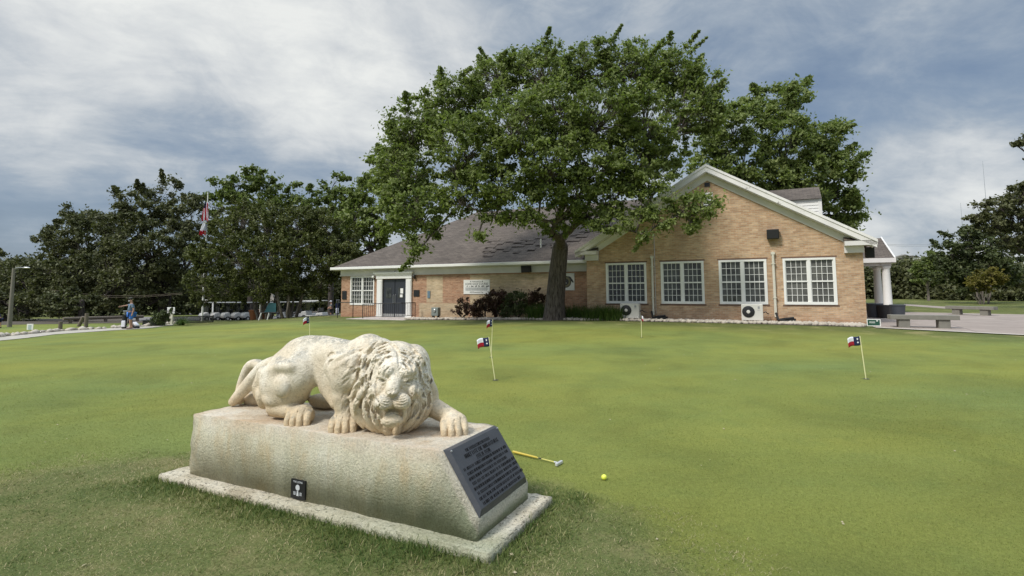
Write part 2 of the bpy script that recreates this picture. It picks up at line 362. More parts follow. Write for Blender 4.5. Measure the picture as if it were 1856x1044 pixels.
    def surf(x,y,o=0):
        A=(x-ball[0])/S/R[0]; B=(ball[1]-y)/S/R[1]; q=1-A*A-B*B
        return H(x,y,ball[2]+R[2]*math.sqrt(max(q,.02))+o)
    ell(H(*ball),R,.03,ax=AX)
    ell(P(668,660,.40),(.2,.17,.235),.04)
    ell(P(688,648,.36),(.13,.14,.15),.02)
    ell(H(748,665,-.06),(.13,.165,.2),.02,ax=AX)
    ell(P(700,720,.50),(.22,.14,.2),.05)
    # surface-following chisel: finds the stone along a sight line, then carves or lays stone there
    camp=pl((0,0,CAMH))
    def hit(x,y,last=[None]):
        r=ray(x,y); d=np.array([-r.dot(PU),r.dot(PN),r.z]); d/=np.linalg.norm(d)
        ts=np.arange(2.9,5.2,.004); Q=camp+ts[:,None]*d; I=np.rint((Q-lo)/h).astype(int)
        ok=((I>=0)&(I<N)).all(1); I=I[ok]; Q=Q[ok]; val=D[I[:,0],I[:,1],I[:,2]]; w=np.argmax(val<0)
        if val.size==0 or val[w]>=0: return None,d
        return Q[w],d
    def stroke(pts,rad,k,op,off=0.,m=4):
        P3=[]
        for x,y in curve([(x,y,0) for x,y in pts],m)[:,:2]:
            q,d=hit(x,y)
            if q is None: return
            P3.append(q-d*off)
        P3=np.array(P3)
        if np.max(np.linalg.norm(np.diff(P3,axis=0),axis=1))>.13: return
        cap(P3,rad,k,op)
    rnd=random.Random(5)
    def arc(a0,a1,rx,ry,cx=716,cy=694,n=5,g=0.):   # degrees, clockwise from the top of the head
        out=[]
        for i in range(n):
            t=math.radians(a0+(a1-a0)*i/(n-1)); f=1+g*i/(n-1); out.append((cx+rx*f*math.sin(t),cy-ry*f*math.cos(t)))
        return out
    ears=[]
    def lock(pts,r=.024,o=-.004,k=.007,tip=.35):
        c=curve([surf(x,y,o) for x,y in pts],6)
        cap(c,[r*.5,r*.9,r*1.05,r*.9,r*tip],k)
    low=[((745,708),(750,732),(744,755),(724,776)),((753,698),(763,724),(757,750),(737,775)),((761,690),(773,718),(769,744),(751,769)),((768,682),(781,708),(779,736),(765,758)),
     ((688,712),(683,737),(691,760),(708,778)),((679,700),(670,727),(675,752),(694,775)),((670,692),(658,718),(662,748),(681,771)),((662,684),(649,708),(650,740),(665,765)),
     ((700,762),(706,774),(714,783)),((724,762),(718,775),(712,784)),((776,690),(784,712),(783,732),(775,748))]
    for p in low: lock(p,.030,.012,.004)
    #FACE0
    # skull and face
    ell(H(718,688,.185),(.140,.15,.135),.012,ax=AX)
    ell(H(718,672,.20),(.115,.075,.11),.02,ax=AX)
    for x,y in ((703,674),(734,676)): ell(H(x,y+1,.275),(.064,.050,.060),.010,ax=AX)
    ell(H(716,668,.25),(.05,.05,.06),.02,ax=AX)
    cap([H(717,664,.315),H(717,675,.33)],.006,.012,'-')
    cap([H(718,682,.265),H(715,694,.305),H(712,706,.345)],[.042,.052,.050],.016)
    for x,y in ((690,706),(746,708)): ell(H(x,y,.235),(.048,.062,.07),.02,ax=AX)
    for x,y,sg in ((696,688,-1),(738,691,1)):
        ell(H(x,y,.30),(.036,.022,.045),.006,'-',ax=AX)
        ell(H(x,y+.5,.262),(.021,.014,.018),.003,ax=AX)
        cap([H(x-sg*7,y+1,.30),H(x-sg*1,y-4.5,.302),H(x+sg*9,y-5,.27)],[.012,.016,.010],.006)
        cap([H(x-sg*5,y+4,.295),H(x+sg*1,y+6,.285),H(x+sg*9,y+2,.25)],[.006,.009,.006],.008)
    ell(H(712,720,.265),(.1,.078,.09),.015,ax=AX)
    for x in (699,727):
        ell(H(x,724,.335),(.064,.058,.064),.005,ax=AX)
    # nose
    ell(H(712,710,.385),(.036,.018,.026),.004,ax=AX); cap([H(712,716,.39),H(712,727,.392)],.0055,.006,'-')
    for x in (703,721): ell(H(x,711.5,.40),(.011,.008,.022),.003,'-',ax=AX)
    # open mouth
    ell(H(712,739,.36),(.060,.026,.085),.006,'-',ax=AX)
    for x in (696,728): ell(H(x,738,.34),(.018,.02,.04),.006,'-',ax=AX)
    ell(H(712,743,.285),(.05,.026,.055),.008,ax=AX)
    ell(H(712,753,.295),(.074,.044,.062),.008,ax=AX)
    cap([H(701,747,.32),H(712,745,.335),H(723,747,.32)],[.010,.012,.010],.006)
    cap([H(702,750,.345),H(712,747,.352),H(722,750,.345)],[.003,.004,.003],.005,'-')
    for sg,x in ((-1,693),(1,731)): cap([H(x,735,.30),H(x+sg*1,745,.285),H(x-sg*3,755,.27)],[.016,.017,.012],.01)
    # ears
    for (x,y,sg) in ((687,655,-1),(757,657,1)):
        ell(H(x,y,.17),(.04,.042,.045),.012,ax=AX); ell(H(x-sg*1,y+2,.21),(.02,.024,.03),.008,'-',ax=AX)
    ell(H(776,692,.06),(.03,.035,.05),.01,ax=AX); ell(H(777,693,.11),(.012,.02,.03),.006,'-',ax=AX)
    for sg,x0 in ((-1,699),(1,727)):
        for j in range(4):
            y=718+j*4.8
            stroke([(712+sg*(3+j*.4),y-2),(712+sg*8,y+1.5),(x0+sg*4,y+1.5),(x0+sg*10,y-2.5)],[.003,.0055,.0055,.002],.003,'-',.0005,3)
    for p in (((688,676),(683,690),(682,704),(685,720),(690,734)),((750,678),(755,692),(755,706),(751,722),(745,736))): stroke(p,[.004,.011,.014,.011,.004],.004,'-',-.010)
    stroke([(703,751),(712,748),(721,751)],[.003,.005,.003],.004,'-'); stroke([(712,741),(712,746)],.003,.004,'-')
    for sg in (-1,1):
        for j in range(3): stroke([(716+sg*(8+3*j),664+2*j),(716+sg*(13+3*j),668+3*j),(716+sg*(15+2*j),674+3*j)],[.002,.005,.002],.004,'-',0,3)
    for i in range(90):   # chisel pits over brow, bridge and cheeks
        x=rnd.uniform(690,748); y=rnd.uniform(662,716)
        stroke([(x,y),(x+rnd.uniform(-3,3),y+rnd.uniform(-2,3))],[.003,.004],.004,'-',.002,2)
    for p in (((739,722),(744,742),(737,760)),((749,704),(756,728),(750,752),(732,773)),((757,694),(768,722),(763,748),(746,768)),((765,688),(777,714),(774,740),(760,760)),
      ((691,722),(687,742),(694,760)),((683,706),(676,730),(682,754),(698,773)),((674,696),(664,722),(669,750),(686,770)),((666,688),(653,712),(656,742),(672,766))):
        stroke(p,[.003,.014,.019,.015,.003],.003,'-',-.018)
    stroke([(706,768),(709,778)],[.006,.003],.006,'-'); stroke([(722,768),(719,777)],[.006,.003],.006,'-')
    # sweeping locks round the crown and down to the shoulder
    for sg in (-1,1):
        for (rx,ry,a0,a1) in ((40,46,8,70),(48,58,10,84),(57,68,14,92),(62,78,20,98)):
            stroke(arc(sg*a0,sg*a1,rx,ry,cy=692),[.010,.022,.026,.022,.008],.012,'+',-.008)
    for p,r in (([(700,612),(680,612),(662,622),(648,640)],.028),([(704,622),(684,624),(664,638),(652,658)],.026),([(690,610),(668,616),(648,628),(630,636)],.022),
                ([(655,642),(640,656),(632,672),(622,684)],.020),([(658,660),(646,676),(640,694),(630,706)],.022),([(660,680),(648,698),(640,716),(630,722)],.022),
                ([(664,700),(652,718),(644,738),(646,756)],.024),([(650,632),(630,642),(614,650),(602,656)],.020),([(652,640),(634,652),(620,660),(606,668)],.018)):
        stroke(p,[r*.5,r,r,r*.7,r*.3],.012,'+',-.006)
    for i in range(120):
        sg=rnd.choice((-1,1)); a0=rnd.uniform(4,88); q=rnd.uniform(.46 if a0<45 else .66,1.08); rx=64*q; ry=80*q; L=rnd.uniform(14,34)
        stroke(arc(sg*a0,sg*(a0+L),rx,ry,cy=692,g=rnd.uniform(-.03,.06)),[.002,rnd.uniform(.006,.012),.002],.004,'-',-.006,3)
    for i in range(55):
        x=rnd.uniform(628,676); y=rnd.uniform(618,735); dx=-rnd.uniform(6,11); dy=rnd.uniform(2,6)+(y-618)*.09
        stroke([(x,y),(x+dx*.6,y+dy*.3),(x+dx,y+dy)],[.002,rnd.uniform(.005,.009),.002],.005,'-',.001,3)
    for p in ([(594,647),(600,641),(609,642)],[(594,664),(598,655),(606,651)]): stroke(p,[.004,.014,.005],.006,'-',-.002)
    for i in range(14):
        sg=rnd.choice((-1,1)); q=rnd.uniform(.6,1.0); a0=rnd.uniform(100,165); L=rnd.uniform(8,20)
        stroke(arc(sg*a0,sg*(a0+L),66*q,90*q),[.002,.0045,.002],.004,'-',.001,3)
    stroke([(709,624),(715,629),(721,638),(723,650),(722,664)],[.010,.014,.013,.011,.004],.008,'-',-.006)
    for p in ([(682,648),(690,644),(700,650)],[(684,664),(681,656),(688,651)],[(746,654),(753,648),(760,652)],[(758,662),(764,658),(770,664)],[(742,645),(752,640),(762,645)]):
        stroke(p,[.004,.012,.004],.006,'-',-.002)
    # flatten what sinks into the plinth
    zz=lo[2]+h*np.arange(N[2])
    D[:]=np.maximum(D,(PTOP-.006-zz)[None,None,:].astype(np.float32))
    # surface nets
    s=D<0
    corners=[s[i:N[0]-1+i,j:N[1]-1+j,k:N[2]-1+k] for i in(0,1) for j in(0,1) for k in(0,1)]
    tot=sum(c.astype(np.int8) for c in corners); cell=(tot>0)&(tot<8)
    idx=-np.ones(cell.shape,np.int64); I=np.argwhere(cell); idx[cell]=np.arange(len(I))
    acc=np.zeros((len(I),3)); cnt=np.zeros(len(I))
    cs=[(i,j,k) for i in(0,1) for j in(0,1) for k in(0,1)]
    for p in cs:
        for ax in range(3):
            if p[ax]: continue
            q=list(p); q[ax]=1
            v0=D[I[:,0]+p[0],I[:,1]+p[1],I[:,2]+p[2]]; v1=D[I[:,0]+q[0],I[:,1]+q[1],I[:,2]+q[2]]
            m=(v0<0)!=(v1<0); t=np.where(m,v0/np.where(m,v0-v1,1),0)
            e=np.array(p,float)[None].repeat(len(I),0); e[:,ax]+=t
            acc[m]+=e[m]; cnt[m]+=1
    V=lo+h*(I+acc/cnt[:,None])
    F=[]
    for ax in range(3):
        o=[k for k in range(3) if k!=ax]
        A=s; sl0=[slice(None)]*3; sl1=[slice(None)]*3; sl0[ax]=slice(0,-1); sl1[ax]=slice(1,None)
        ch=A[tuple(sl0)]!=A[tuple(sl1)]; E=np.argwhere(ch)
        E=E[(E[:,o[0]]>0)&(E[:,o[1]]>0)&(E[:,o[0]]<N[o[0]]-1)&(E[:,o[1]]<N[o[1]]-1)]
        inside=A[E[:,0],E[:,1],E[:,2]]
        qd=[]
        for d in ((0,0),(1,0),(1,1),(0,1)):
            c=E.copy(); c[:,o[0]]-=d[0]; c[:,o[1]]-=d[1]; qd.append(idx[c[:,0],c[:,1],c[:,2]])
        q=np.stack(qd,1); fl=inside if ax!=1 else ~inside
        q[fl]=q[fl][:,::-1]; F.append(q)
    F=np.concatenate(F); F=F[(F>=0).all(1)]
    # light smoothing, then roughen
    for it in range(1):
        sm=np.zeros_like(V); c=np.zeros(len(V))
        for i in range(4):
            np.add.at(sm,F[:,i],V[F[:,(i+1)%4]]); np.add.at(c,F[:,i],1)
            np.add.at(sm,F[:,i],V[F[:,(i-1)%4]]); np.add.at(c,F[:,i],1)
        V=V*.6+sm/c[:,None]*.4
    fr=np.array([noise.fractal(Vector(q*95.),1.,2.,3) for q in V]); ctr=V-V.mean(0)
    fn=np.cross(V[F[:,1]]-V[F[:,0]],V[F[:,3]]-V[F[:,0]]); vn=np.zeros_like(V)
    for i in range(4): np.add.at(vn,F[:,i],fn)
    vn/=np.maximum(np.linalg.norm(vn,axis=1),1e-9)[:,None]; V=V+vn*(fr*.0008)[:,None]
    W=np.array(PO)+V[:,:1]*(-np.array(PU))+V[:,1:2]*np.array(PN)+V[:,2:]*np.array([0,0,1.])
    return W,F

# ------------------------------------------------ terrain
def S(t): t=max(0.,min(1.,t)); return t*t*(3-2*t)
def zg(x,y):
    return .2*S((y-13)/9)*S((x+8)/14)-.6*S((-x-9)/14)*S((y-10)/16)-.75*S((y-38)/18)*S((-x-2)/8)-.026*max(0,min(y,110)-58)*S((-x-2)/10)
def on_ground(px,py,d0=3.,d1=160.):
    r=ray(px,py); d=d0
    while d<d1:
        t=d/r.y
        if CAMH+r.z*t<=zg(r.x*t,d): break
        d*=1.01
    return Vector((r.x*d/r.y,d,zg(r.x*d/r.y,d)))
def at_d(px,d): r=ray(px,527); x=r.x*d/r.y; return Vector((x,d,zg(x,d)))
def ground():
    ys=np.concatenate([np.linspace(-14,12,40),np.linspace(12.5,70,90),np.geomspace(72,3000,40)])
    xs=np.concatenate([-np.geomspace(2600,46,26),np.linspace(-45,45,110),np.geomspace(46,2600,26)])
    X,Y=np.meshgrid(xs,ys); V=[(x,y,zg(x,y)) for x,y in zip(X.ravel(),Y.ravel())]; n=len(xs)
    F=[(j*n+i,j*n+i+1,(j+1)*n+i+1,(j+1)*n+i) for j in range(len(ys)-1) for i in range(n-1)]
    m,t,p,co,sp=custom('mown_grass',.9,.15)
    X_,Y_=sp.outputs[0],sp.outputs[1]
    base=t.ramp(t.noise(co,.16,4,.6,.5),[(.30,(.150,.192,.056)),(.5,(.188,.214,.052)),(.68,(.222,.226,.052))])
    st=t.noise(t.comb(t.m('MULTIPLY',X_,.22),t.m('MULTIPLY',Y_,.95),0.),.9,5,.6); base=t.mix(1.,base,t.ramp(st,[(.32,.93),(.66,1.06)]),'MULTIPLY')
    # yellower swathe running across the green
    sw=t.noise(t.comb(t.m('MULTIPLY',t.m('ADD',X_,t.m('MULTIPLY',Y_,.8)),.12),t.m('MULTIPLY',t.m('SUBTRACT',Y_,t.m('MULTIPLY',X_,.3)),.3),4.),1.1,4,.55,.4)
    base=t.mix(t.ramp(sw,[(.46,0.),(.72,.42)]),base,(.235,.222,.036)); base=t.mix(t.ramp(sw,[(.22,.42),(.44,0.)]),base,(.155,.212,.080))
    base=t.mix(1.,base,t.ramp(t.noise(co,.55,5,.65,.5),[(.32,.80),(.5,1.),(.68,1.12)]),'MULTIPLY'); base=t.mix(t.ramp(t.noise(co,2.2,4,.6),[(.5,0.),(.75,.35)]),base,(.115,.165,.045))
    # collar of taller darker turf with straw patches along its far edge
    far=t.n('ShaderNodeMapRange',{0:t.m('ADD',t.m('ADD',t.m('MULTIPLY',X_,.441),t.m('MULTIPLY',Y_,.8975)),t.m('MULTIPLY',t.noise(co,.3,3),2.)),1:20.3,2:22.6,3:0.,4:1.}).outputs[0]
    base=t.mix(t.m('MULTIPLY',far,.8),base,t.ramp(t.noise(co,1.1,5,.6),[(.3,(.065,.082,.026)),(.54,(.10,.115,.036)),(.66,(.25,.21,.10))]))
    # rough turf round the plinth
    ex=t.m('DIVIDE',t.m('ADD',X_,2.2),3.55); ey=t.m('DIVIDE',t.m('SUBTRACT',Y_,2.2),3.4)
    rr=t.m('SQRT',t.m('ADD',t.m('MULTIPLY',ex,ex),t.m('MULTIPLY',ey,ey))); rr=t.m('ADD',rr,t.m('MULTIPLY',t.m('SUBTRACT',t.noise(co,1.,5,.65),.5),.34))
    rm=t.ramp(rr,[(.88,1.),(1.26,0.)])
    rc=t.ramp(t.noise(co,1.3,7,.72),[(.30,(.080,.11,.032)),(.48,(.13,.15,.050)),(.62,(.20,.185,.08)),(.76,(.31,.25,.14))])
    base=t.mix(rm,base,rc)
    fine=t.ramp(t.noise(co,85.,4,.75),[(.3,.62),(.5,.98),(.7,1.32)]); fi2=t.ramp(t.noise(t.comb(t.m('MULTIPLY',X_,1.),t.m('MULTIPLY',Y_,.75),0.),30.,6,.8),[(.3,.74),(.7,1.24)])
    base=t.mix(1.,t.mix(.8,base,fine,'MULTIPLY'),fi2,'MULTIPLY')
    h=t.noise(co,150.,4,.8); setc(t,p,base,h,.75,.012)
    o=np_mesh('ground',V,F,m,smooth=True); tag(o,kind='structure'); return o
ground()

# ------------------------------------------------ plinth
def mesh_mod(o,cut=.05,amp=.004,edge=.012,seed=0):
    bm=bmesh.new(); bm.from_mesh(o.data)
    bmesh.ops.bevel(bm,geom=list(bm.edges),offset=.006,segments=2,affect='EDGES')
    for _ in range(7):
        L=[e for e in bm.edges if e.calc_length()>cut*1.5]
        if not L: break
        bmesh.ops.subdivide_edges(bm,edges=L,cuts=1,use_grid_fill=True)
    bmesh.ops.triangulate(bm,faces=[f for f in bm.faces if len(f.verts)>4])
    bm.normal_update()
    for v in bm.verts:
        n=noise.fractal(v.co*9+Vector((seed,0,0)),1.,2.,4); m=noise.noise(v.co*3.1)
        sharp=max([abs(e.calc_face_angle(0)) for e in v.link_edges] or [0])
        k=amp*(n*1.0+m*.6)+ (edge*(n-.25)*min(1,sharp*1.5) if sharp>.12 else 0)
        v.co+=v.normal*k
    bm.to_mesh(o.data); bm.free(); o.data.polygons.foreach_set('use_smooth',[True]*len(o.data.polygons)); o.data.update()
PA=math.atan2(-.441,.8975)
def stone_mat(name,kind):
    m,t,p,co,sp=custom(name,.92,.2); x,y,z=sp.outputs
    g=t.n('ShaderNodeNewGeometry'); up=t.n('ShaderNodeSeparateXYZ',{0:g.outputs['Normal']}).outputs[2]
    pit=t.n('ShaderNodeTexVoronoi',{'Vector':co,'Scale':95.}).outputs[0]; n=t.noise(co,6.,8,.7); nf=t.noise(co,60.,5,.75)
    if kind=='lion':
        c=t.ramp(t.noise(co,3.4,6,.6),[(.3,(.58,.485,.35)),(.5,(.71,.63,.49)),(.7,(.79,.735,.62))])
        # warm iron staining low on the stone
        low=t.ramp(t.m('ADD',z,t.m('MULTIPLY',t.m('SUBTRACT',n,.5),.5)),[(.58,1.),(.86,0.)]); c=t.mix(t.m('MULTIPLY',low,.55),c,(.56,.40,.21))
        # grey lichen on the upward faces
        li=t.m('MULTIPLY',t.ramp(up,[(.45,0.),(.9,1.)]),t.ramp(t.noise(co,4.2,8,.75),[(.42,0.),(.56,1.)])); sp2=t.ramp(t.noise(co,42.,4,.8),[(.38,0.),(.52,1.)])
        c=t.mix(t.m('MULTIPLY',t.m('MULTIPLY',li,sp2),.9),c,(.22,.22,.19)); c=t.mix(t.m('MULTIPLY',t.ramp(t.noise(co,30.,5,.8),[(.52,0.),(.62,1.)]),.5),c,(.36,.30,.21)); c=t.mix(1.,c,t.ramp(t.noise(co,75.,4,.8),[(.35,.88),(.5,1.),(.66,1.06)]),'MULTIPLY')
        setc(t,p,c,t.m('ADD',t.m('MULTIPLY',nf,1.),t.m('MULTIPLY',pit,.8)),.7,.006); return m
    if kind=='block':
        c=t.ramp(t.noise(co,2.2,6,.65),[(.3,(.50,.455,.325)),(.5,(.64,.60,.44)),(.7,(.74,.71,.57))])
        sk=t.noise(t.comb(t.m('MULTIPLY',x,5.),t.m('MULTIPLY',y,5.),t.m('MULTIPLY',z,1.6)),1.,8,.75,.3)
        c=t.mix(t.ramp(sk,[(.50,0.),(.68,.6)]),c,(.56,.41,.21)); c=t.mix(t.ramp(sk,[(.32,.5),(.42,0.)]),c,(.33,.29,.22))
        gr=t.m('MULTIPLY',t.ramp(t.m('ADD',z,t.m('MULTIPLY',t.m('SUBTRACT',n,.5),.5)),[(.16,1.),(.42,0.)]),t.ramp(t.m('MULTIPLY',x,-1.),[(.0,.85),(1.,.55)])); grx=t.n('ShaderNodeMapRange',{0:x,1:-2.5,2:-.6,3:.25,4:1.}).outputs[0]
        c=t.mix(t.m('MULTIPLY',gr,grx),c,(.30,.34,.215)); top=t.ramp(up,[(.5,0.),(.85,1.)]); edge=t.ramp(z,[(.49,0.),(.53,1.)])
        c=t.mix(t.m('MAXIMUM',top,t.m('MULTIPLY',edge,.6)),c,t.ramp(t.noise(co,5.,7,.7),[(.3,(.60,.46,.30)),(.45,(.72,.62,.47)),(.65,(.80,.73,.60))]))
        sd_=t.m('ADD',t.m('MULTIPLY',t.m('ADD',x,.268),.81),t.m('MULTIPLY',t.m('SUBTRACT',z,.535),.58)); c=t.mix(t.ramp(t.m('ADD',sd_,t.m('MULTIPLY',t.m('SUBTRACT',n,.5),.05)),[(-.0,0.),(.001,0.)]) if False else t.m('MULTIPLY',t.n('ShaderNodeMapRange',{0:t.m('ADD',sd_,t.m('MULTIPLY',t.m('SUBTRACT',n,.5),.06)),1:-.045,2:-.02,3:0.,4:1.}).outputs[0],.8),c,(.70,.64,.51))
        st=t.m('MULTIPLY',top,t.ramp(t.noise(co,2.6,4,.6),[(.47,0.),(.62,.75)])); c=t.mix(st,c,(.60,.42,.25))
    else:
        c=t.ramp(t.noise(co,4.,7,.7),[(.3,(.50,.43,.30)),(.5,(.68,.61,.46)),(.7,(.80,.74,.60))]); c=t.mix(t.ramp(t.noise(co,34.,4,.7),[(.55,0.),(.62,.85)]),c,(.13,.11,.075))
        gx=t.n('ShaderNodeMapRange',{0:x,1:-1.9,2:-.3,3:0.,4:.55}).outputs[0]; c=t.mix(t.m('MULTIPLY',gx,t.ramp(y,[(.0,1.),(.3,0.)])),c,(.33,.38,.23))
    c=t.mix(t.m('MULTIPLY',t.ramp(t.noise(co,70.,4,.8),[(.58,0.),(.68,1.)]),.4),c,(.20,.16,.10))
    c=t.mix(1.,c,t.ramp(t.noise(co,60.,6,.9),[(.34,.62),(.5,1.),(.66,1.22)]),'MULTIPLY')
    setc(t,p,c,t.m('ADD',t.m('MULTIPLY',nf,1.3),n),1.,.018); return m
pln=thing('plinth','long limestone plinth with a sloping right end carrying the crouching stone lion','plinth',PO,PA)
mb=MB().prism([(-2.745,.05),(-.0,.05),(-.0,.165),(-.268,.535),(-.30,.54),(-2.72,.54)],0,.74)
blk=mb.build('block',stone_mat('plinth_limestone','block'),pln); mesh_mod(blk,.035,.0022,.007)
slab=MB().box(-2.97,.14,-.105,.86,-.05,.056).build('base_slab',stone_mat('rough_slab_stone','slab'),pln); mesh_mod(slab,.03,.003,.010,7)
# bronze tablet on the slope; local axes: a across (towards the back), b down the slope
sl0=Vector((-.262,0,.535)); sl1=Vector((0,0,.168)); dn=(sl1-sl0).normalized(); out=Vector((dn.z*-1,0,dn.x)); out=Vector((-dn.z,0,dn.x)).normalized()
TM=Matrix(((0,dn.x,out.x,0),(1,0,0,0),(0,dn.z,out.z,0),(0,0,0,1))); TM=Matrix.Translation(sl0+out*.002)@TM
LN=(sl1-sl0).length
tb_m=mat('dark_bronze',(.075,.077,.084),.45,.25,var=.2,vs=14,bump=.25,bs=90)
tb=MB(); a0,a1,b0,b1=.03,.715,-.012,LN-.01; e=.022
tb.add([(a0,b0,0),(a1,b0,0),(a1,b1,0),(a0,b1,0),(a0+e,b0+e,.028),(a1-e,b0+e,.028),(a1-e,b1-e*1.6,.028),(a0+e,b1-e*1.6,.028)],[(4,5,6,7)[::-1],(0,1,5,4)[::-1],(1,2,6,5)[::-1],(2,3,7,6)[::-1],(3,0,4,7)[::-1]],0,TM)
tb=tb.build('plaque',tb_m,pln)
rg=random.Random(3); ins=MB(); rows=[(.055,.020,.20,.52),(.088,.026,.16,.60),(.122,.022,.28,.46)]+[(.158+i*.0325,.0185,.085+.012*(i%2),.66-.03*(i%3)) for i in range(8)]
for rb,hh,ra,rz_ in rows:
    x=ra
    while x<rz_:
        L=rg.choice((2,3,4,5,6,7))*hh*.62
        xx=x
        while xx<x+L:
            k=rg.choice('IITLCOHE'); ww=hh*.42
            if k in 'ILTHE': ins.box(xx,xx+hh*.12,rb-hh/2,rb+hh/2,.0285,.031,0,TM)
            if k in 'LE': ins.box(xx+hh*.12,xx+ww,rb+hh*.36,rb+hh/2,.0285,.031,0,TM)
            if k in 'TEC': ins.box(xx+hh*.12,xx+ww,rb-hh/2,rb-hh*.36,.0285,.031,0,TM)
            if k in 'H': ins.box(xx+hh*.12,xx+ww,rb-hh*.07,rb+hh*.07,.0285,.031,0,TM)
            if k in 'HO': ins.box(xx+ww,xx+ww+hh*.12,rb-hh/2,rb+hh/2,.0285,.031,0,TM)
            if k in 'CO': ins.box(xx,xx+hh*.12,rb-hh*.36,rb+hh*.36,.0285,.031,0,TM); 
            if k in 'CO': ins.box(xx,xx+ww,rb+hh*.36,rb+hh/2,.0285,.031,0,TM)
            xx+=hh*.68
        x+=L+hh*.6
ins.box(.27,.47,.137,.139,.0285,.030,0,TM)
ins.build('inscription',mat('blackened_lettering',(.004,.004,.005),.85),tb)
for q in ((.06,.02),(.685,.02)): MB().lathe([(.007,.028),(.006,.034),(.001,.036)],8,(q[0],q[1],0),0,TM).build('bolt',M_['metal'],tb)
bd=MB().box(-1.545,-1.405,-.018,-.006,.068,.200); bd=bd.build('badge',M_['black'],pln)
fr=mat('silver_grey_print',(.55,.57,.58),.5)
BM=Matrix.Translation((-1.475,-.0195,.135))@Matrix.Rotation(math.pi/2,4,'X')
text_obj('badge_heading','THE LIONS',.019,fr,bd,BM@Matrix.Translation((0,.050,0)),.0005)
em=MB().lathe([(.020,0),(.020,.0015)],20,(0,.012,0),0,BM@Matrix.Scale(1,4))
em.prism([(-.006,-.012),(.006,-.012),(.011,-.045),(-.011,-.045)],-.0008,.0008,0,Matrix.Translation((-1.475,-.0195,.135)))
for sg in (-1,1):
    for i in range(4): em.box(sg*.030-.011,sg*.030+.011,-.0009,.0006,-.022-.006*i,-.0195-.006*i,0,Matrix.Translation((-1.475,-.0195,.135)))
em.build('badge_emblem',fr,bd)
W_,F_=build_lion()
LM=stone_mat('carved_limestone','lion')
lo_=np_mesh('stone_lion',W_,F_,LM,smooth=True)
tag(lo_,'weathered cream limestone lion crouching on the plinth with its maned head turned to the viewer','statue')

# ------------------------------------------------ clubhouse (local: x along the front, y back, z up)
HG=Vector((13.66,20.58,0)); HU=Vector((.8975,-.441,0)).normalized(); HN=Vector((.441,.8975,0)).normalized()
def hw(x,y,z=None):
    p=HG+HU*x+HN*y; p.z=zg(p.x,p.y) if z is None else z; return p
hs=thing('clubhouse','long tan brick clubhouse with a white trimmed gable wing and brown shingle roof','building',HG,PA)
def wall(mb,x0,x1,z0,z1,y0,y1,holes):
    xs=sorted({x0,x1,*[h[0] for h in holes],*[h[1] for h in holes]}); 
    for a,b in zip(xs,xs[1:]):
        hh=sorted([(h[2],h[3]) for h in holes if h[0]<=a and h[1]>=b]); z=z0
        for c,d in hh: mb.box(a,b,y0,y1,z,c); z=d
        mb.box(a,b,y0,y1,z,z1)
WZ0,WZ1=.94,2.82
wins=[(-10.27,-8.37),(-7.73,-5.88),(-5.27,-3.40),(-2.80,-.93)]
g=MB(); wall(g,-11.22,0,-.4,3.1,0,.25,[(a,b,WZ0,WZ1) for a,b in wins]); g.prism([(-11.22,3.1),(0,3.1),(-5.61,6.50)],0,.25)
g.box(-.25,0,.25,14.4,-.4,3.2); g.build('gable_wall',M_['brick'],hs)
g=MB(); wall(g,-27.6,-11.22,-.4,2.62,.8,1.05,[(-26.85,-24.95,.72,2.48),(-24.3,-22.5,-.02,2.28)]); g.box(-27.6,-27.35,1.05,14.2,-.4,2.7); g.box(-27.35,-.25,14.0,14.25,-.4,2.7); g.build('wing_wall',M_['brick_red'],hs)
for x0,x1,z0,z1 in ((-21.1,-20.0,.9,2.4),(-18.2,-12.95,.1,2.42),(-21.6,-18.3,.0,.86)): MB().box(x0,x1,.796,.83,z0,z1).build('brick_infill',M_['brick_pale'],hs)
# dark sill courses over and under the windows
sm_=mat('soot_brown_brick',(.16,.10,.07),.9,var=.4,vs=8)
for a,b in wins: MB().box(a-.06,b+.06,-.006,.05,WZ0-.075,WZ0-.002).build('sill_course',sm_,hs); MB().box(a-.05,b+.05,-.004,.05,WZ1+.002,WZ1+.07).build('lintel_course',sm_,hs)
def window(x0,x1,z0,z1,y,gm):
    f=MB(); c=.085; my=(x0+x1)/2
    f.box(x0,x0+c,y-.025,y+.09,z0,z1); f.box(x1-c,x1,y-.025,y+.09,z0,z1); f.box(x0+c,x1-c,y-.025,y+.09,z1-c,z1); f.box(x0+c,x1-c,y-.035,y+.09,z0,z0+.11)
    f.box(my-.055,my+.055,y-.02,y+.09,z0+.11,z1-c)
    w=f.build('window',M_['white'],hs,bevel=.004)
    s=MB(); gl=MB(); mt=MB(); zm=(z0+z1)/2
    for a,b in ((x0+c,my-.055),(my+.055,x1-c)):
        s.box(a,b,y+.012,y+.06,zm-.028,zm+.028)
        for q,r,dy in ((z0+.11,zm-.028,.03),(zm+.028,z1-c,.018)):
            s.box(a,a+.03,y+dy,y+.065,q,r); s.box(b-.03,b,y+dy,y+.065,q,r)
            for i in (1,2,3): xx=a+.03+(b-a-.06)*i/4; mt.box(xx-.009,xx+.009,y+.040,y+.068,q,r)
            for i in (1,2): zz_=q+(r-q)*i/3; mt.box(a+.03,b-.03,y+.042,y+.066,zz_-.009,zz_+.009)
            gl.box(a+.01,b-.01,y+.070,y+.075,q,r)
    s.build('sash',M_['white'],w); mt.build('muntin',M_['white'],w); gl.build('pane',gm,w)
for i,(a,b) in enumerate(wins): window(a,b,WZ0,WZ1,0,[M_['glass3'],M_['glass'],M_['glass2'],M_['glassb']][i])
window(-26.85,-24.95,.72,2.48,.8,M_['glass'])
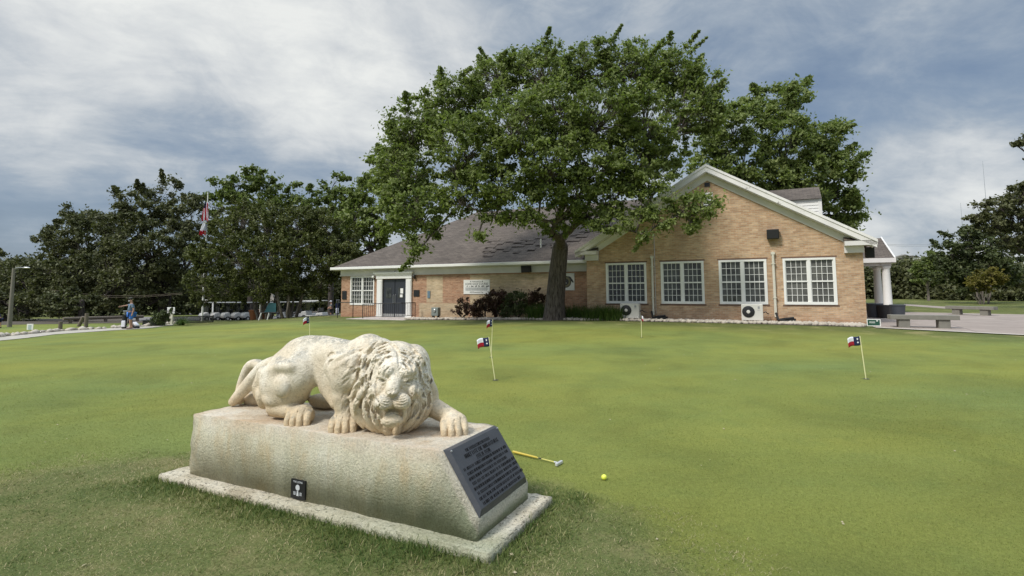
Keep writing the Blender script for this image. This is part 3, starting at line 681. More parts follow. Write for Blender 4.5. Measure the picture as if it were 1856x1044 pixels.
# roofs
RH=6.98; EX=6.03; sl=(RH-3.42)/EX
r=MB()
for sg in (-1,1):
    x0=-5.61; x1=-5.61+sg*EX
    v=[(x0,-.36,RH),(x1,-.36,3.42),(x1,14.6,3.42),(x0,14.6,RH),(x0,-.36,RH-.1),(x1,-.36,3.34),(x1,14.6,3.34),(x0,14.6,RH-.1)]
    r.add(v,[(0,1,2,3),(7,6,5,4),(0,4,5,1),(1,5,6,2),(2,6,7,3)][::1])
rf=r.build('roof',M_['shy'],hs)
r=MB(); er=-5.7; v=[(-28.1,.4,3.02),(er,.4,3.02),(er,13.8,3.02),(-28.1,13.8,3.02),(-21.4,7.1,RH),(er,7.1,RH)]
r.add(v,[(0,1,5,4),(1,2,5),(2,3,4,5),(3,0,4),(3,2,1,0)]); r2=r.build('roof',M_['shx'],hs)
rg=random.Random(11); lf=MB()
for i in range(46):     # curled shingle tabs
    x=rg.uniform(-18.4,-12.6); k=rg.uniform(.9,2.7)+.10*(x+15); y=.4+k; z=3.02+k*.591; L=rg.uniform(.25,.8); h=rg.uniform(.03,.085)
    lf.add([(x,y,z+h),(x+L,y,z+h*.6),(x+L,y+.28,z+.19),(x,y+.28,z+.19),(x,y,z+h-.012),(x+L,y,z+h*.6-.012)],[(0,1,2,3),(4,5,1,0)[::-1]])
    lf.add([(x,y+.03,z+.022),(x+L,y+.03,z+.022),(x+L,y-.05,z-.022),(x,y-.05,z-.022)],[(3,2,1,0)],1)  # dark strip under each tab: its shadow put in as colour
lf.build('lifted_shingles',[M_['shx'],mat('painted_tab_shadow',(.03,.022,.02),.95)],r2)
for (x,z0,h) in ((-14.4,3.9,.45),(-13.9,4.45,.5)):
    yy=.4+(z0-3.02)/.591; MB().tube([(x,yy,z0-.1),(x,yy,z0+h)],.05,8).build('vent_pipe',M_['white'],r2)
# rake boards, soffits and returns
t=MB()
for sg in (-1,1):
    def rb(d0,d1,y0,y1,xe,xs=0.):
        p=[(-5.61+sg*xs,RH-.02-d0-xs*sl),(-5.61+sg*xe,RH-.02-d0-xe*sl),(-5.61+sg*xe,RH-.02-d1-xe*sl),(-5.61+sg*xs,RH-.02-d1-xs*sl)]
        t.prism(p if sg>0 else p[::-1],y0,y1)
    rb(-.06,.05,-.43,-.362,EX+.03); rb(.052,.27,-.40,-.362,EX)
t.build('rake_board',M_['trim'],hs)
t=MB()
for sg in (-1,1):
    rb(.275,.31,-.36,-.004,EX-.1); rb(.312,.60,-.045,-.004,EX-.45)
    xw=-5.61+sg*5.61; xi=xw-sg*.62; xo=xw+sg*.44; a,b=min(xi,xo),max(xi,xo); t.box(a,b,-.40,.02,3.24,3.42); a2,b2=min(xi,xw+sg*.03),max(xi,xw+sg*.03); t.box(a2,b2,-.14,.02,2.97,3.238)
t.build('cornice_return',M_['trim2'],hs)
for sg in (-1,1):
    t=MB(); xw=-5.61+sg*5.61; xi=xw-sg*.62; xo=xw+sg*.46
    t.add([(xi,-.41,3.424),(xo,-.41,3.424),(xo,0,3.424),(xi,0,3.424),(xi,-.003,3.62),(xo,-.003,3.45)],[(0,1,5,4),(0,4,3),(1,2,5)]); t.build('return_flashing',M_['shx'],hs)
t=MB(); t.box(-28.1,-11.3,.30,.42,2.90,3.05); t.box(-28.05,-11.3,.42,.5,2.93,3.0); t.box(-28.2,-28.08,.4,13.9,2.88,3.05); t.build('gutter',M_['white'],hs,bevel=.015)
t=MB(); t.box(-28.0,-11.25,.5,1.0,2.86,2.90); t.box(-27.66,-11.23,.76,.80,2.50,2.86); t.box(-27.70,-11.23,.73,.76,2.50,2.56); t.build('frieze_board',M_['trim2'],hs)
text_obj('house_number','42',.17,M_['letter'],hs,Matrix.Translation((-23.35,.755,2.70))@Matrix.Rotation(math.pi/2,4,'X'),.006)
for x in (-8.09,-3.145):
    d=MB(); d.tube([(x,.02,3.08),(x,-.07,3.05),(x,-.075,.50),(x+.02,-.13,.42)],.052,8); d.box(x-.075,x+.075,-.12,0,3.0,3.1)
    for z in (2.6,1.2): d.box(x-.08,x+.08,-.13,-.003,z,z+.03)
    d.build('downspout',mat('cream_downspout',(.62,.59,.49),.5,var=.1),hs,smooth=True)
MB().tube([(-7.98,-.03,.5),(-7.98,-.03,4.1)],.012,6).build('conduit',M_['metal'],hs)
v=MB(); v.box(-5.80,-5.40,-.03,.0,4.93,5.82); v.box(-5.72,-5.50,-.035,-.001,6.08,6.26,1)
for i in range(9): v.add([(-5.77,-.075,4.97+i*.095),(-5.43,-.075,4.97+i*.095),(-5.43,-.03,5.05+i*.095),(-5.77,-.03,5.05+i*.095),(-5.77,-.075,4.985+i*.095),(-5.43,-.075,4.985+i*.095)],[(0,1,2,3),(4,5,1,0),(3,2,5,4)],0)
for i in range(9): v.box(-5.76,-5.44,-.034,-.031,4.945+i*.095,4.972+i*.095,1)
v.build('gable_vent',[M_['white'],M_['black']],hs)
# dormer
d=MB(); d.box(-4.6,-.98,5.0,7.2,3.9,5.97); d=d.build('dormer',M_['white'],hs)
q=MB()
for i in range(13): q.add([(-4.55,4.992,4.0+i*.15),(-.97,4.992,4.0+i*.15),(-.97,4.975,4.0+i*.15),(-4.55,4.975,4.0+i*.15),(-.97,4.995,4.148+i*.15),(-4.55,4.995,4.148+i*.15)],[(3,2,1,0),(3,2,4,5)[::-1]])
q.build('siding',M_['white'],d)
q=MB(); q.prism([(4.86,5.96),(6.1,6.72),(7.34,5.96)],0,1); 
q.v=[(-4.9+4.0*y,x,z) for x,y,z in q.v]; q.v=[(-.9-(1-(a+4.9)/4.0)*4.0,b,c) for a,b,c in q.v]; q.build('roof',M_['shx'],d)
MB().box(-1.05,-.90,4.97,5.0,4.0,5.97).build('corner_board',M_['white'],d)
# side porch
po=MB(); po.add([(-.1,10.8,3.22),(2.85,10.8,3.22),(2.62,13.0,4.55),(-.1,13.0,4.55),(2.85,15.4,3.22),(-.1,15.4,3.22)],[(0,1,2,3),(3,2,4,5),(1,4,2),(5,4,1,0)]); po=po.build('porch_roof',M_['shx'],hs)
f=MB(); f.box(-.0,2.9,10.74,10.80,3.02,3.26); f.box(2.85,2.91,10.8,15.4,3.02,3.26); f.box(2.25,2.72,11.0,15.2,2.84,3.02); f.box(.0,2.25,11.05,11.2,2.84,3.02); f.build('fascia',M_['trim2'],po)
f=MB(); f.tube([(2.87,10.76,3.27),(2.64,12.98,4.6)],.035,6); f.build('rake_trim',M_['white'],po)
for x_c,y in ((2.48,11.2),(2.36,13.2)):
    c=MB(); c.lathe([(.26,-.2),(.26,.06),(.22,.10),(.215,.9),(.185,2.66),(.20,2.70),(.24,2.74),(.24,2.83)],20,(x_c,y,0)); c.build('porch_column',M_['white'],hs,smooth=True)
# entrance
e=MB(); Y=.8
for x0,x1 in ((-24.68,-24.28),(-22.52,-22.12)):
    e.box(x0,x1,Y-.10,Y-.002,-.1,2.36); e.box(x0+.06,x1-.06,Y-.125,Y-.10,.16,2.2); e.box(x0-.02,x1+.02,Y-.13,Y-.003,-.12,.14)
e.box(-24.72,-22.08,Y-.14,Y-.002,2.30,2.52); e.box(-24.78,-22.02,Y-.2,Y-.004,2.52,2.60); e.box(-24.84,-21.96,Y-.26,Y-.005,2.60,2.70)
e.build('door_surround',M_['white'],hs,bevel=.006)
for x0,x1,g0,g1,xh in ((-24.28,-23.42,-24.06,-23.66,-23.47),(-23.38,-22.52,-23.16,-22.72,-23.33)):
    dr=MB().box(x0,x1,Y+.02,Y+.07,-.02,2.26).build('door',M_['door'],hs)
    MB().box(g0,g1,Y+.008,Y+.019,1.15,1.75).build('glass',M_['glass'],dr)
    MB().tube([(xh,Y+.02,.85),(xh,Y-.05,.88),(xh,Y-.05,1.32),(xh,Y+.02,1.35)],.016,6).build('handle',M_['metal'],dr)
    MB().box(x0+.02,x1-.02,Y+.008,Y+.018,.0,.22).build('kick_plate',M_['metal'],dr)
MB().box(-22.98,-22.78,Y,Y+.006,1.42,1.72).build('notice',M_['white'],dr); MB().box(-23.0,-22.82,Y,Y+.006,1.20,1.36).build('notice',M_['white'],dr)

# ------------------------------------------------ things on and against the house
def hthing(name,label,cat,x,y,z=0.,group=None):
    p=HG+HU*x+HN*y; return thing(name,label,cat,(p.x,p.y,z),PA,group)
def speaker(x,y,z,label,w=.46,h=.40,tilt=.12):
    s=hthing('loudspeaker',label,'loudspeaker',x,y,z,'black loudspeakers on the clubhouse walls')
    M=Matrix.Rotation(tilt,4,'X'); MB().box(-w/2,w/2,-.28,-.04,-h/2,h/2,0,M).build('cabinet',M_['black'],s,bevel=.02)
    MB().box(-w/2+.03,w/2-.03,-.29,-.281,-h/2+.03,h/2-.03,0,M).build('grille',M_['rubber'],s); MB().box(-.05,.05,-.06,0,-.03,.03).build('bracket',M_['metal'],s)
speaker(-3.11,0,3.86,'square black loudspeaker high on the brick gable wall'); speaker(-14.7,.76,2.70,'black loudspeaker under the gutter of the long wing left of the big tree trunk',.5,.36)
speaker(.25,.35,3.0,'black loudspeaker tucked behind the right corner of the gable wall',.3,.42)
def acunit(x,label,w=.86):
    a=hthing('air_conditioner',label,'air conditioner',x,-.62,hw(x,-.6).z+.06,'cream outdoor units under the gable windows'); h=.70
    MB().box(-w/2,w/2,-.17,.17,.05,h).build('casing',M_['acbody'],a,bevel=.015)
    cx=-w*.17; gr=MB(); gr.lathe([(.235,.0),(.235,.012),(.225,.018)],28,(0,0,0),0,Matrix.Translation((cx,-.171,.40))@Matrix.Rotation(math.pi/2,4,'X')); gr.build('fan_opening',M_['black'],a,smooth=True)
    rn=MB()
    for r_ in (.10,.13,.16,.19,.22): rn.tube([(cx+r_*math.cos(q),-.192,.40+r_*math.sin(q)) for q in np.linspace(0,2*math.pi,25)],.0035,4)
    for q in range(12): an=q*math.pi/6; rn.tube([(cx+.07*math.cos(an),-.192,.40+.07*math.sin(an)),(cx+.235*math.cos(an),-.192,.40+.235*math.sin(an))],.0035,4)
    rn.build('fan_guard',M_['acgrill'],a); MB().lathe([(.07,0),(.07,.012),(.06,.016)],20,(0,0,0),0,Matrix.Translation((cx,-.186,.40))@Matrix.Rotation(math.pi/2,4,'X')).build('fan_hub',M_['acbody'],a,smooth=True)
    b=MB(); b.box(w*.27,w*.36,-.174,-.171,.52,.62); b.box(w*.25,w*.38,-.174,-.171,.46,.475); b.build('badge',mat('grey_badge',(.3,.3,.3),.5),a)
    for xx in (-w/2+.1,w/2-.2): MB().box(xx,xx+.1,-.16,.16,-.02,.05).build('foot',M_['black'],a)
    MB().tube([(w/2,.0,.35),(w/2+.1,.02,.40),(w/2+.16,.25,.32),(w/2+.2,.5,.3)],.02,6).build('pipe',M_['black'],a)
acunit(-9.0,'cream fan unit standing beside the strap-leaved plants below the leftmost gable window',.84); acunit(-4.0,'cream fan unit standing between the two downspouts below the third gable window',.80)
# drain bits by the downspouts
for x,lb in ((-7.75,'black drain hose coil at the foot of the left downspout'),(-2.75,'black drain hose coil at the foot of the right downspout')):
    z=hw(x,-.4).z; o=MB()
    o.tube([(x-.35+.0,0,.0)]*0 or [(-.38,.1,.40),(-.30,-.1,.14),(-.05,-.18,.10),(.22,-.12,.11),(.30,.05,.15),(.05,.1,.17),(-.25,.02,.14),(-.05,-.15,.19),(.25,-.05,.22)],.045,7)
    o=o.build('drain_hose',M_['rubber'],None,smooth=True); o.location=hw(x,-.35); o.rotation_euler=(0,0,PA); tag(o,lb,'hose','drain hoses at the downspouts')
def board(name,label,x0,x1,z0,z1,y,m,cat='sign'):
    s=hthing(name,label,cat,(x0+x1)/2,y,(z0+z1)/2); MB().box(-(x1-x0)/2,(x1-x0)/2,-.03,-.005,-(z1-z0)/2,(z1-z0)/2).build('board',m,s); return s
RX=Matrix.Rotation(math.pi/2,4,'X')
s=board('welcome_sign','white welcome board with black lettering on the brick wall above the red shrubs',-18.6,-16.95,1.38,2.16,.795,M_['white'])
text_obj('heading','\u2605 Welcome to \u2605',.11,M_['letter'],s,Matrix.Translation((0,-.034,.29))@RX,.001); text_obj('title','LIONS GOLF COURSE',.165,M_['letter'],s,Matrix.Translation((0,-.034,.16))@RX@Matrix.Scale(.9,4,(1,0,0)),.001)
bl=MB(); rg=random.Random(8); x=-.62
while x<.6:
    L=rg.uniform(.06,.24)
    for i in range(int(L/.035)): bl.box(x+i*.035,x+i*.035+.024,-.034,-.031,.005-rg.choice((0,0,.02)),.06+rg.choice((0,0,.02)))
    x+=L+.05
bl.build('subtitle',M_['letter'],s)
bl=MB()
for r_ in range(7):
    x=-.70
    while x<.68: L=rg.uniform(.03,.11); bl.box(x,min(x+L,.7),-.034,-.031,-.045-r_*.026,-.032-r_*.026); x+=L+.018
bl.build('small_print',mat('grey_print',(.22,.23,.24),.6),s); text_obj('footer','2024 Businesses Cup',.10,M_['letter'],s,Matrix.Translation((0,-.034,-.29))@RX,.001)
s=board('emblem_sign','white board with a round dark emblem and letter L beside the big tree trunk',-13.05,-12.12,1.56,2.42,.795,M_['white'])
dk=mat('faded_navy_print',(.05,.05,.055),.6); gy=mat('faded_gold_print',(.20,.18,.10),.6)
def disc(r0,r1,y0,y1,n=28,c=(.0,0)):
    m=MB(); vs=[];fs=[]
    for k in range(n):
        a=2*math.pi*k/n
        for r_ in (r0,r1): vs.append((c[0]+r_*math.cos(a),y0,c[1]+r_*math.sin(a)))
    for k in range(n): fs.append((2*k,2*k+1,(2*k+3)%(2*n),(2*k+2)%(2*n)))
    return m.add(vs,fs)
disc(.0,.30,-.033,0).build('emblem_ring',gy,s); disc(.26,.30,-.035,0).build('emblem_rim',dk,s); disc(0,.165,-.036,0).build('emblem_centre',dk,s)
text_obj('emblem_letter','L',.25,M_['white'],s,Matrix.Translation((0,-.038,0))@RX,.001)
for sg in (-1,1):
    MB().prism([(sg*.14,.30),(sg*.27,.24),(sg*.37,.10),(sg*.43,-.02),(sg*.38,-.06),(sg*.33,.02),(sg*.30,-.0),(sg*.27,.10)][::-sg],-.039,-.0365).build('emblem_head',dk,s)
board('wall_plaque','tall dark plaque on the brick left of the wing window',-27.5,-27.14,1.06,1.58,.795,M_['black'],'plaque'); board('wall_plaque','low dark plaque on the brick right of the white doorway',-22.0,-21.6,1.24,1.62,.795,M_['black'],'plaque')
board('valve_box','small blue grey box on the pale brick right of the doorway',-21.02,-20.84,1.16,1.56,.79,mat('blue_grey_box',(.13,.20,.25),.6),'utility box')
for x,lb,c in ((-24.95,'round white lamp beside the left edge of the doorway surround','white'),(-21.92,'round dark wall lamp beside the right edge of the doorway surround','acgrill')):
    s=hthing('wall_lamp',lb,'lamp',x,.74,2.42); MB().blob((0,-.06,0),(.1,.09,.1),2).build('globe',M_[c],s,smooth=True); MB().box(-.04,.04,-.02,.05,-.16,-.05).build('bracket',M_['black'],s)
s=hthing('meter_box','grey green utility meter box on short legs below the welcome board','utility box',-19.9,-.0,hw(-19.9,0).z)
MB().box(-.22,.22,-.14,.14,.16,.62).build('cabinet',mat('grey_green_metal',(.20,.23,.21),.5,var=.1),s,bevel=.02); MB().box(-.18,-.14,-.1,.1,-.05,.16).build('leg',M_['iron'],s); MB().box(.14,.18,-.1,.1,-.05,.16).build('leg',M_['iron'],s)
MB().lathe([(.09,0),(.09,.04),(.07,.05)],14,(0,0,0),0,Matrix.Translation((0,-.14,.45))@RX).build('dial',M_['metal'],s)
def rail(pts,label,bal=True,h=.82):
    s=hthing('handrail',label,'handrail',0,0,0); t=MB(); 
    t.tube([(x,y,z+h) for x,y,z in pts],.022,6)
    if bal: t.tube([(x,y,z+.1) for x,y,z in pts],.014,5)
    for x,y,z in (pts[0],pts[-1]): t.tube([(x,y,z-.1),(x,y,z+h)],.022,6)
    if bal:
        for (xa,ya,za),(xb,yb,zb) in zip(pts,pts[1:]):
            n=int(math.hypot(xb-xa,yb-ya)/.14)
            for i in range(1,n): f=i/n; t.tube([(xa+(xb-xa)*f,ya+(yb-ya)*f,za+(zb-za)*f+.1),(xa+(xb-xa)*f,ya+(yb-ya)*f,za+(zb-za)*f+h)],.009,4)
    t.build('rail',M_['iron'],s)
rail([(-24.3,-.9,0),(-22.9,-.9,.05),(-21.6,-.9,.08),(-21.6,.4,.08)],'black iron railing with thin balusters in front of the double doors')
rail([(-26.6,-.5,-.05),(-25.4,-.5,-.05)],'short black grab rail with no balusters below the wing window',False,.95)
MB_p=MB().box(-24.9,-20.9,-1.6,.79,-.2,.02).build('entry_landing',M_['concrete'],hs)

# ------------------------------------------------ stones along the house
rg=random.Random(4); SV=[];SF=[]
ico=bmesh.new(); bmesh.ops.create_icosphere(ico,subdivisions=1,radius=1); IV=np.array([q.co[:] for q in ico.verts]); IF=np.array([[q.index for q in f.verts] for f in ico.faces]); ico.free()
def stones(n,fn,name,label,m,s0=.05,s1=.12):
    V=[];F=[];b=0; rs=np.random.RandomState(n)
    for i in range(n):
        c=fn(i); s=rg.uniform(s0,s1); j=IV*(1+.28*rs.uniform(-1,1,(len(IV),1)))*np.array([s*rg.uniform(.8,1.4),s*rg.uniform(.8,1.3),s*rg.uniform(.5,.8)]); a=rg.uniform(0,6.3)
        j=np.stack([j[:,0]*math.cos(a)-j[:,1]*math.sin(a),j[:,0]*math.sin(a)+j[:,1]*math.cos(a),j[:,2]],1)
        V.append(j+np.array([c.x,c.y,c.z+s*.35])); F.append(IF+b); b+=len(IV)
    o=np_mesh(name,np.concatenate(V),np.concatenate(F),m); return o
stm=mat('river_stone',(.44,.39,.32),.9,var=.5,vs=1.9,bump=.3)
def st1(i):
    x=rg.uniform(-21.3,-.25); y0=-1.15 if x>-11.2 else -.95+.0*x; y=rg.uniform(y0-.25*math.sin(x*.9)*.4,y0+.55) if rg.random()<.8 else rg.uniform(y0,-.1); return hw(x,y)
o=stones(2600,st1,'river_stones','',stm); tag(o,'bed of pale river stones along the foot of the brick walls','stones',kind='stuff')
bedv=[]
for i in range(61):
    x=-21.6+i*21.4/60; 
    for y in (-1.32,-.5,.9 if x<-11.2 else .05): p=hw(x,y); bedv.append((p.x,p.y,p.z+.006))
tag(np_mesh('planting_bed',bedv,[(i*3+j,i*3+3+j,i*3+4+j,i*3+1+j) for i in range(60) for j in (0,1)],mat('dark_mulch',(.06,.045,.03),.95,var=.4,vs=5,bump=.6)),kind='structure')

# ------------------------------------------------ patio, benches, bins
pz=.006
def sheet(name,pts,m,dz,kind='structure',n=14):
    # quad strip between two edges sampled on the terrain
    (a,b,c,d)=[Vector(q) for q in pts]; V=[]
    for i in range(n+1):
        for j in range(n+1):
            f,g_=i/n,j/n; p=a.lerp(b,f).lerp(d.lerp(c,f),g_); V.append((p.x,p.y,zg(p.x,p.y)+dz))
    F=[(i*(n+1)+j,(i+1)*(n+1)+j,(i+1)*(n+1)+j+1,i*(n+1)+j+1) for i in range(n) for j in range(n)]
    return tag(np_mesh(name,V,F,m,smooth=True),kind=kind)
m,t,p,co,sp=custom('jointed_concrete',.9)
A=Vector((.8975,-.441)); 
u_=t.m('ADD',t.m('MULTIPLY',sp.outputs[0],.8975),t.m('MULTIPLY',sp.outputs[1],-.441)); v_=t.m('ADD',t.m('MULTIPLY',sp.outputs[0],.441),t.m('MULTIPLY',sp.outputs[1],.8975))
b=t.n('ShaderNodeTexBrick',{'Vector':t.comb(u_,v_,0.),'Color1':(.30,.25,.215,1),'Color2':(.34,.285,.245,1),'Mortar':(.16,.13,.12,1),'Scale':1.,'Mortar Size':.02,'Brick Width':3.0,'Row Height':3.0},offset=0.)
setc(t,p,t.mix(1.,b.outputs[0],t.ramp(t.noise(co,.9,6,.7),[(.3,.8),(.7,1.12)]),'MULTIPLY'),t.noise(co,50.,3),.3,.004); pm=m
sheet('patio',[hw(.05,-1.35),hw(14.,-4.4),hw(17.,9.),hw(.05,15.)],pm,.012)
sheet('patio_edge',[hw(.05,-1.6),hw(14.,-4.7),hw(14.,-4.4),hw(.05,-1.35)],M_['kerb'],.03)
sheet('path',[at_z(1640,554,.2),at_z(1730,561,.2),at_z(1728,557,.2),at_z(1638,551,.2)],pm,.01)
def bench(pl_,pr_,label,g):
    L=(pr_-pl_).length; c=(pl_+pr_)/2; rz=math.atan2(pr_.y-pl_.y,pr_.x-pl_.x); s=thing('concrete_bench',label,'bench',(c.x,c.y,zg(c.x,c.y)),rz,g)
    MB().box(-L/2,L/2,-.2,.2,.30,.46).build('seat',M_['bench'],s,bevel=.012)
    for x in (-L*.29,L*.29): MB().box(x-.17,x+.17,-.15,.15,-.03,.30).build('leg',M_['bench'],s,bevel=.01)
bench(at_z(1612,591,.2),at_z(1737,593,.2),'long grey concrete bench at the near edge of the patio','concrete benches on the patio'); bench(at_z(1718,570,.2),at_z(1806,573,.2),'far grey concrete bench where the patio meets the lawn','concrete benches on the patio')
def bin_(px,py,w,h,label,m):
    p=at_z(px,py,.2); s=thing('litter_bin',label,'bin',(p.x,p.y,.2),.2,'dark bins at the corner of the house')
    MB().lathe([(w*.42,0),(w*.5,h*.9),(w*.52,h*.9),(w*.52,h),(w*.45,h)],18).build('tub',m,s,smooth=True,angle=30); MB().lathe([(w*.44,h*.985),(w*.0+.01,h*.98)],18).build('liner',M_['black'],s)
bin_(1586,576,.70,.68,'dark grey bin nearest the brick corner of the gable',M_['bin']); bin_(1603,577,.56,.62,'black bin in the middle between two dark grey bins',M_['black']); bin_(1628,576,.62,.62,'dark grey bin right of the white porch columns',M_['bin'])
p=at_z(1584,592,.2); s=thing('yard_sign','small dark green sign with a white border on the lawn at the brick corner','sign',(p.x,p.y,p.z),PA)
MB().box(-.21,.21,-.012,.012,.02,.27).build('border',M_['white'],s); MB().box(-.185,.185,-.016,.0,.045,.245).build('face',M_['green'],s)
b=MB()
for r_ in (.16,.125): 
    for i in range(6): b.box(-.13+i*.03,-.112+i*.03,-.018,-.0165,r_,r_+.022)
b.box(.08,.13,-.018,-.0165,.19,.23); b.build('lettering',M_['white'],s); MB().tube([(-.15,0,-.1),(-.15,0,.03)],.006,5).build('stake',M_['metal'],s); MB().tube([(.15,0,-.1),(.15,0,.03)],.006,5).build('stake',M_['metal'],s)

# ------------------------------------------------ vegetation
def leaves(cl,n,size,rs,flat=.6,up=.5,asp=.55):
    """cl: clump centres (k,4: x,y,z,r). returns V,F,tint: small pointed leaf faces scattered in clumps"""
    cl=np.asarray(cl); k=len(cl); idx=rs.randint(0,k,n); c=cl[idx]
    d=rs.normal(size=(n,3)); d/=np.linalg.norm(d,axis=1)[:,None]; r=np.minimum(np.abs(rs.normal(0,.62,n)),1.35)
    pos=c[:,:3]+d*(c[:,3]*r)[:,None]*np.array([1,1,flat])
    nn=rs.normal(size=(n,3))+np.array([0,0,up])+d*.5; nn/=np.linalg.norm(nn,axis=1)[:,None]
    a=np.cross(nn,rs.normal(size=(n,3))); a/=np.linalg.norm(a,axis=1)[:,None]; b=np.cross(nn,a)
    s=size*rs.uniform(.6,1.35,n)[:,None]
    V=np.stack([pos-a*s,pos+b*s*asp-nn*s*.12,pos+a*s,pos-b*s*asp-nn*s*.12],1).reshape(-1,3)
    F=np.arange(n*4).reshape(n,4); ct=rs.uniform(0,1,k)
    return V,F,np.clip(.28+.3*ct[idx]+rs.uniform(-.25,.35,n),0,1)
def limb(mb,a,b,r0,r1,rs,sag=.12,n=6,seg=6):
    a=np.array(a,float);b=np.array(b,float);L=np.linalg.norm(b-a); off=rs.normal(size=3)*L*.06; off[2]+=L*sag
    pts=[a+(b-a)*t+off*4*t*(1-t)*(.7+.0*t)+rs.normal(size=3)*L*.012*(0<t<1) for t in np.linspace(0,1,n)]
    mb.tube(pts,[r0,(r0+r1)*.5,r1],seg,0,False); return pts
def tree(name,label,base,blobs,tr,nl,ls,lm,bm,group=None,fork=None,cpb=16,stems=None,seed=1,cr=.62,lean=(0,0),flat=.6,twig=True,cat='tree'):
    """blobs: (x,y,z,r) crown masses. trunk to a fork, limbs to each mass, twigs to every leaf clump."""
    rs=np.random.RandomState(seed); base=Vector(base); o=thing(name,label,cat,base,0,group)
    B=np.array(blobs,float); B[:,:3]-=np.array(base); tk=MB(); 
    fork=fork or .35*B[:,2].max(); ft=np.array([lean[0],lean[1],fork])
    nodes=[]
    if stems:
        for i in range(stems):
            an=2*math.pi*i/stems+rs.uniform(-.3,.3); q=np.array([math.cos(an)*tr*2.2,math.sin(an)*tr*1.6,-.1]); e=np.array([math.cos(an)*fork*.42,math.sin(an)*fork*.3,fork*rs.uniform(.85,1.15)])
            nodes.append(limb(tk,q,e,tr*.5,tr*.28,rs,0,7)[-1])
    else:
        pts=[np.array([0,0,-.25]),np.array([0,0,.05]),np.array([lean[0]*.15,lean[1]*.15,fork*.25]),ft*[.55,.55,.65],ft]
        tk.tube(pts,[tr*1.55,tr*1.22,tr*1.02,tr*.93,tr*.84],12,0,False); tk.blob(ft,(tr*.84,tr*.84,tr*.9),2); nodes=[ft]
    main=[]
    order=np.argsort([np.linalg.norm(b[:3]-ft) for b in B]); net=[(np.array(q),tr*.80 if not stems else tr*.3) for q in nodes]
    cl=[]
    for i in order:
        b=B[i]; c=b[:3]-np.array([0,0,b[3]*.25])
        ds=[np.linalg.norm(c-q)*(1.0+.0*w)+ .25*np.linalg.norm(q-ft) for q,w in net]; j=int(np.argmin(ds)); q,w=net[j]
        r1=max(.035,w*.5); P=limb(tk,q,c,max(w*.75,.05),r1,rs,.08,7,7)
        net.append((P[3],w*.62)); net.append((P[-1],r1))
        k=max(4,int(cpb*(b[3]/B[:,3].mean())**2))
        for _ in range(k):
            d=rs.normal(size=3); d/=np.linalg.norm(d); d[2]=d[2]*.95+.12; rr=rs.uniform(.25,1)**.5
            p=b[:3]+d*b[3]*rr; s=cr*rs.uniform(.6,1.3)
            cl.append((*p,s))
            if twig:
                u=P[rs.randint(3,len(P))]; limb(tk,u,p,max(.018,r1*.45),.010,rs,.05,4,4)
            if rr>.88 and rs.rand()<.55:      # sprays that break the outline
                e=p+(d+rs.normal(size=3)*.35)*rs.uniform(.5,1.3)*cr
                for q_ in (.35,.6,.8,1.): cl.append((*(p+(e-p)*q_),s*.5*(1.15-q_*.75)))
                if twig: limb(tk,p,e,.02,.007,rs,0,3,4)
    tk=tk.build('trunk',bm,o,smooth=True,angle=0)
    V,F,tt=leaves(cl,nl,ls,rs,flat); np_mesh('crown',V,F,lm,o,att=tt); return o
def pb(lst,d0=0):      # crown masses given by their sighted place, true distance and size
    out=[]
    for x,y,r,d in lst:
        p=at_y(x,y,d+d0); out.append((p.x,p.y,p.z,r*(d+d0)/F_PX))
    return out
big=pb([(755,235,58,25),(735,315,60,24),(755,385,55,22.6),(815,190,58,26),(845,280,72,23),(835,360,45,22.6),(895,160,58,26),(930,235,74,22),(905,335,50,22),(985,135,58,25),(1010,215,74,23),(1000,300,60,21.5),(1065,130,55,26),(1090,215,70,22),(1075,300,58,22),
  (1155,130,58,25),(1165,220,66,22),(1150,300,52,22),(1222,130,50,25),(1245,205,58,24),(1203,283,40,22.5),(1278,155,32,24),(1290,215,26,23.5),(1165,375,26,21.3),(1110,360,40,22),(1240,378,30,21),(1282,372,24,20.8),(1195,400,22,21),(715,350,28,23),(722,270,34,25),(1062,385,30,23),(885,385,24,22.5),(745,440,18,22.3),(790,415,20,22.4),(700,410,16,22.6),(955,385,30,22),(1020,385,34,22.5),(1045,350,36,22),(1085,405,24,22),(1130,412,18,21.6),(985,345,38,22),(1255,400,20,20.9),(1170,425,12,21.2),(1140,330,32,21.8),(870,425,12,22.2),(920,390,20,22.2),(760,455,10,22),(1000,420,14,23.),(1188,338,26,21.4),(1100,85,22,25),(940,115,30,26),(1285,190,22,24)])
tp=at_d(1004,25.3)
tree('oak_tree','huge spreading oak with bright green crown rising in front of the clubhouse roof',tp,big,.45,235000,.082,M_['oak'],M_['bark'],None,fork=3.4,cpb=30,seed=3,cr=.46,lean=(.3,-.3))
def T_(name,label,px,d,bl,tr,nl,ls,lm,bm,**k):
    return tree(name,label,at_d(px,d),pb(bl),tr,nl,ls,M_[lm],M_[bm],**k)
G1='trees around the clubhouse'
T_('oak_tree','tall dark oak rising behind the gable and its dormer',1400,44,[(1330,230,50,42),(1350,300,55,42),(1400,200,45,44),(1440,180,32,44),(1425,260,60,42),(1480,250,42,43),(1510,230,22,43),(1470,320,55,42),(1520,340,38,43),(1530,300,28,43),(1400,330,50,43),(1290,330,50,42),(1530,390,30,43),(1340,370,40,43),(1440,165,20,44),(1290,260,36,43),(1545,365,20,43),(1500,290,40,43),(1540,410,22,43),(1480,385,36,43),(1420,330,40,42)],.5,105000,.15,'oak','bark2',group=G1,seed=8,cpb=22,cr=0.74,fork=5)
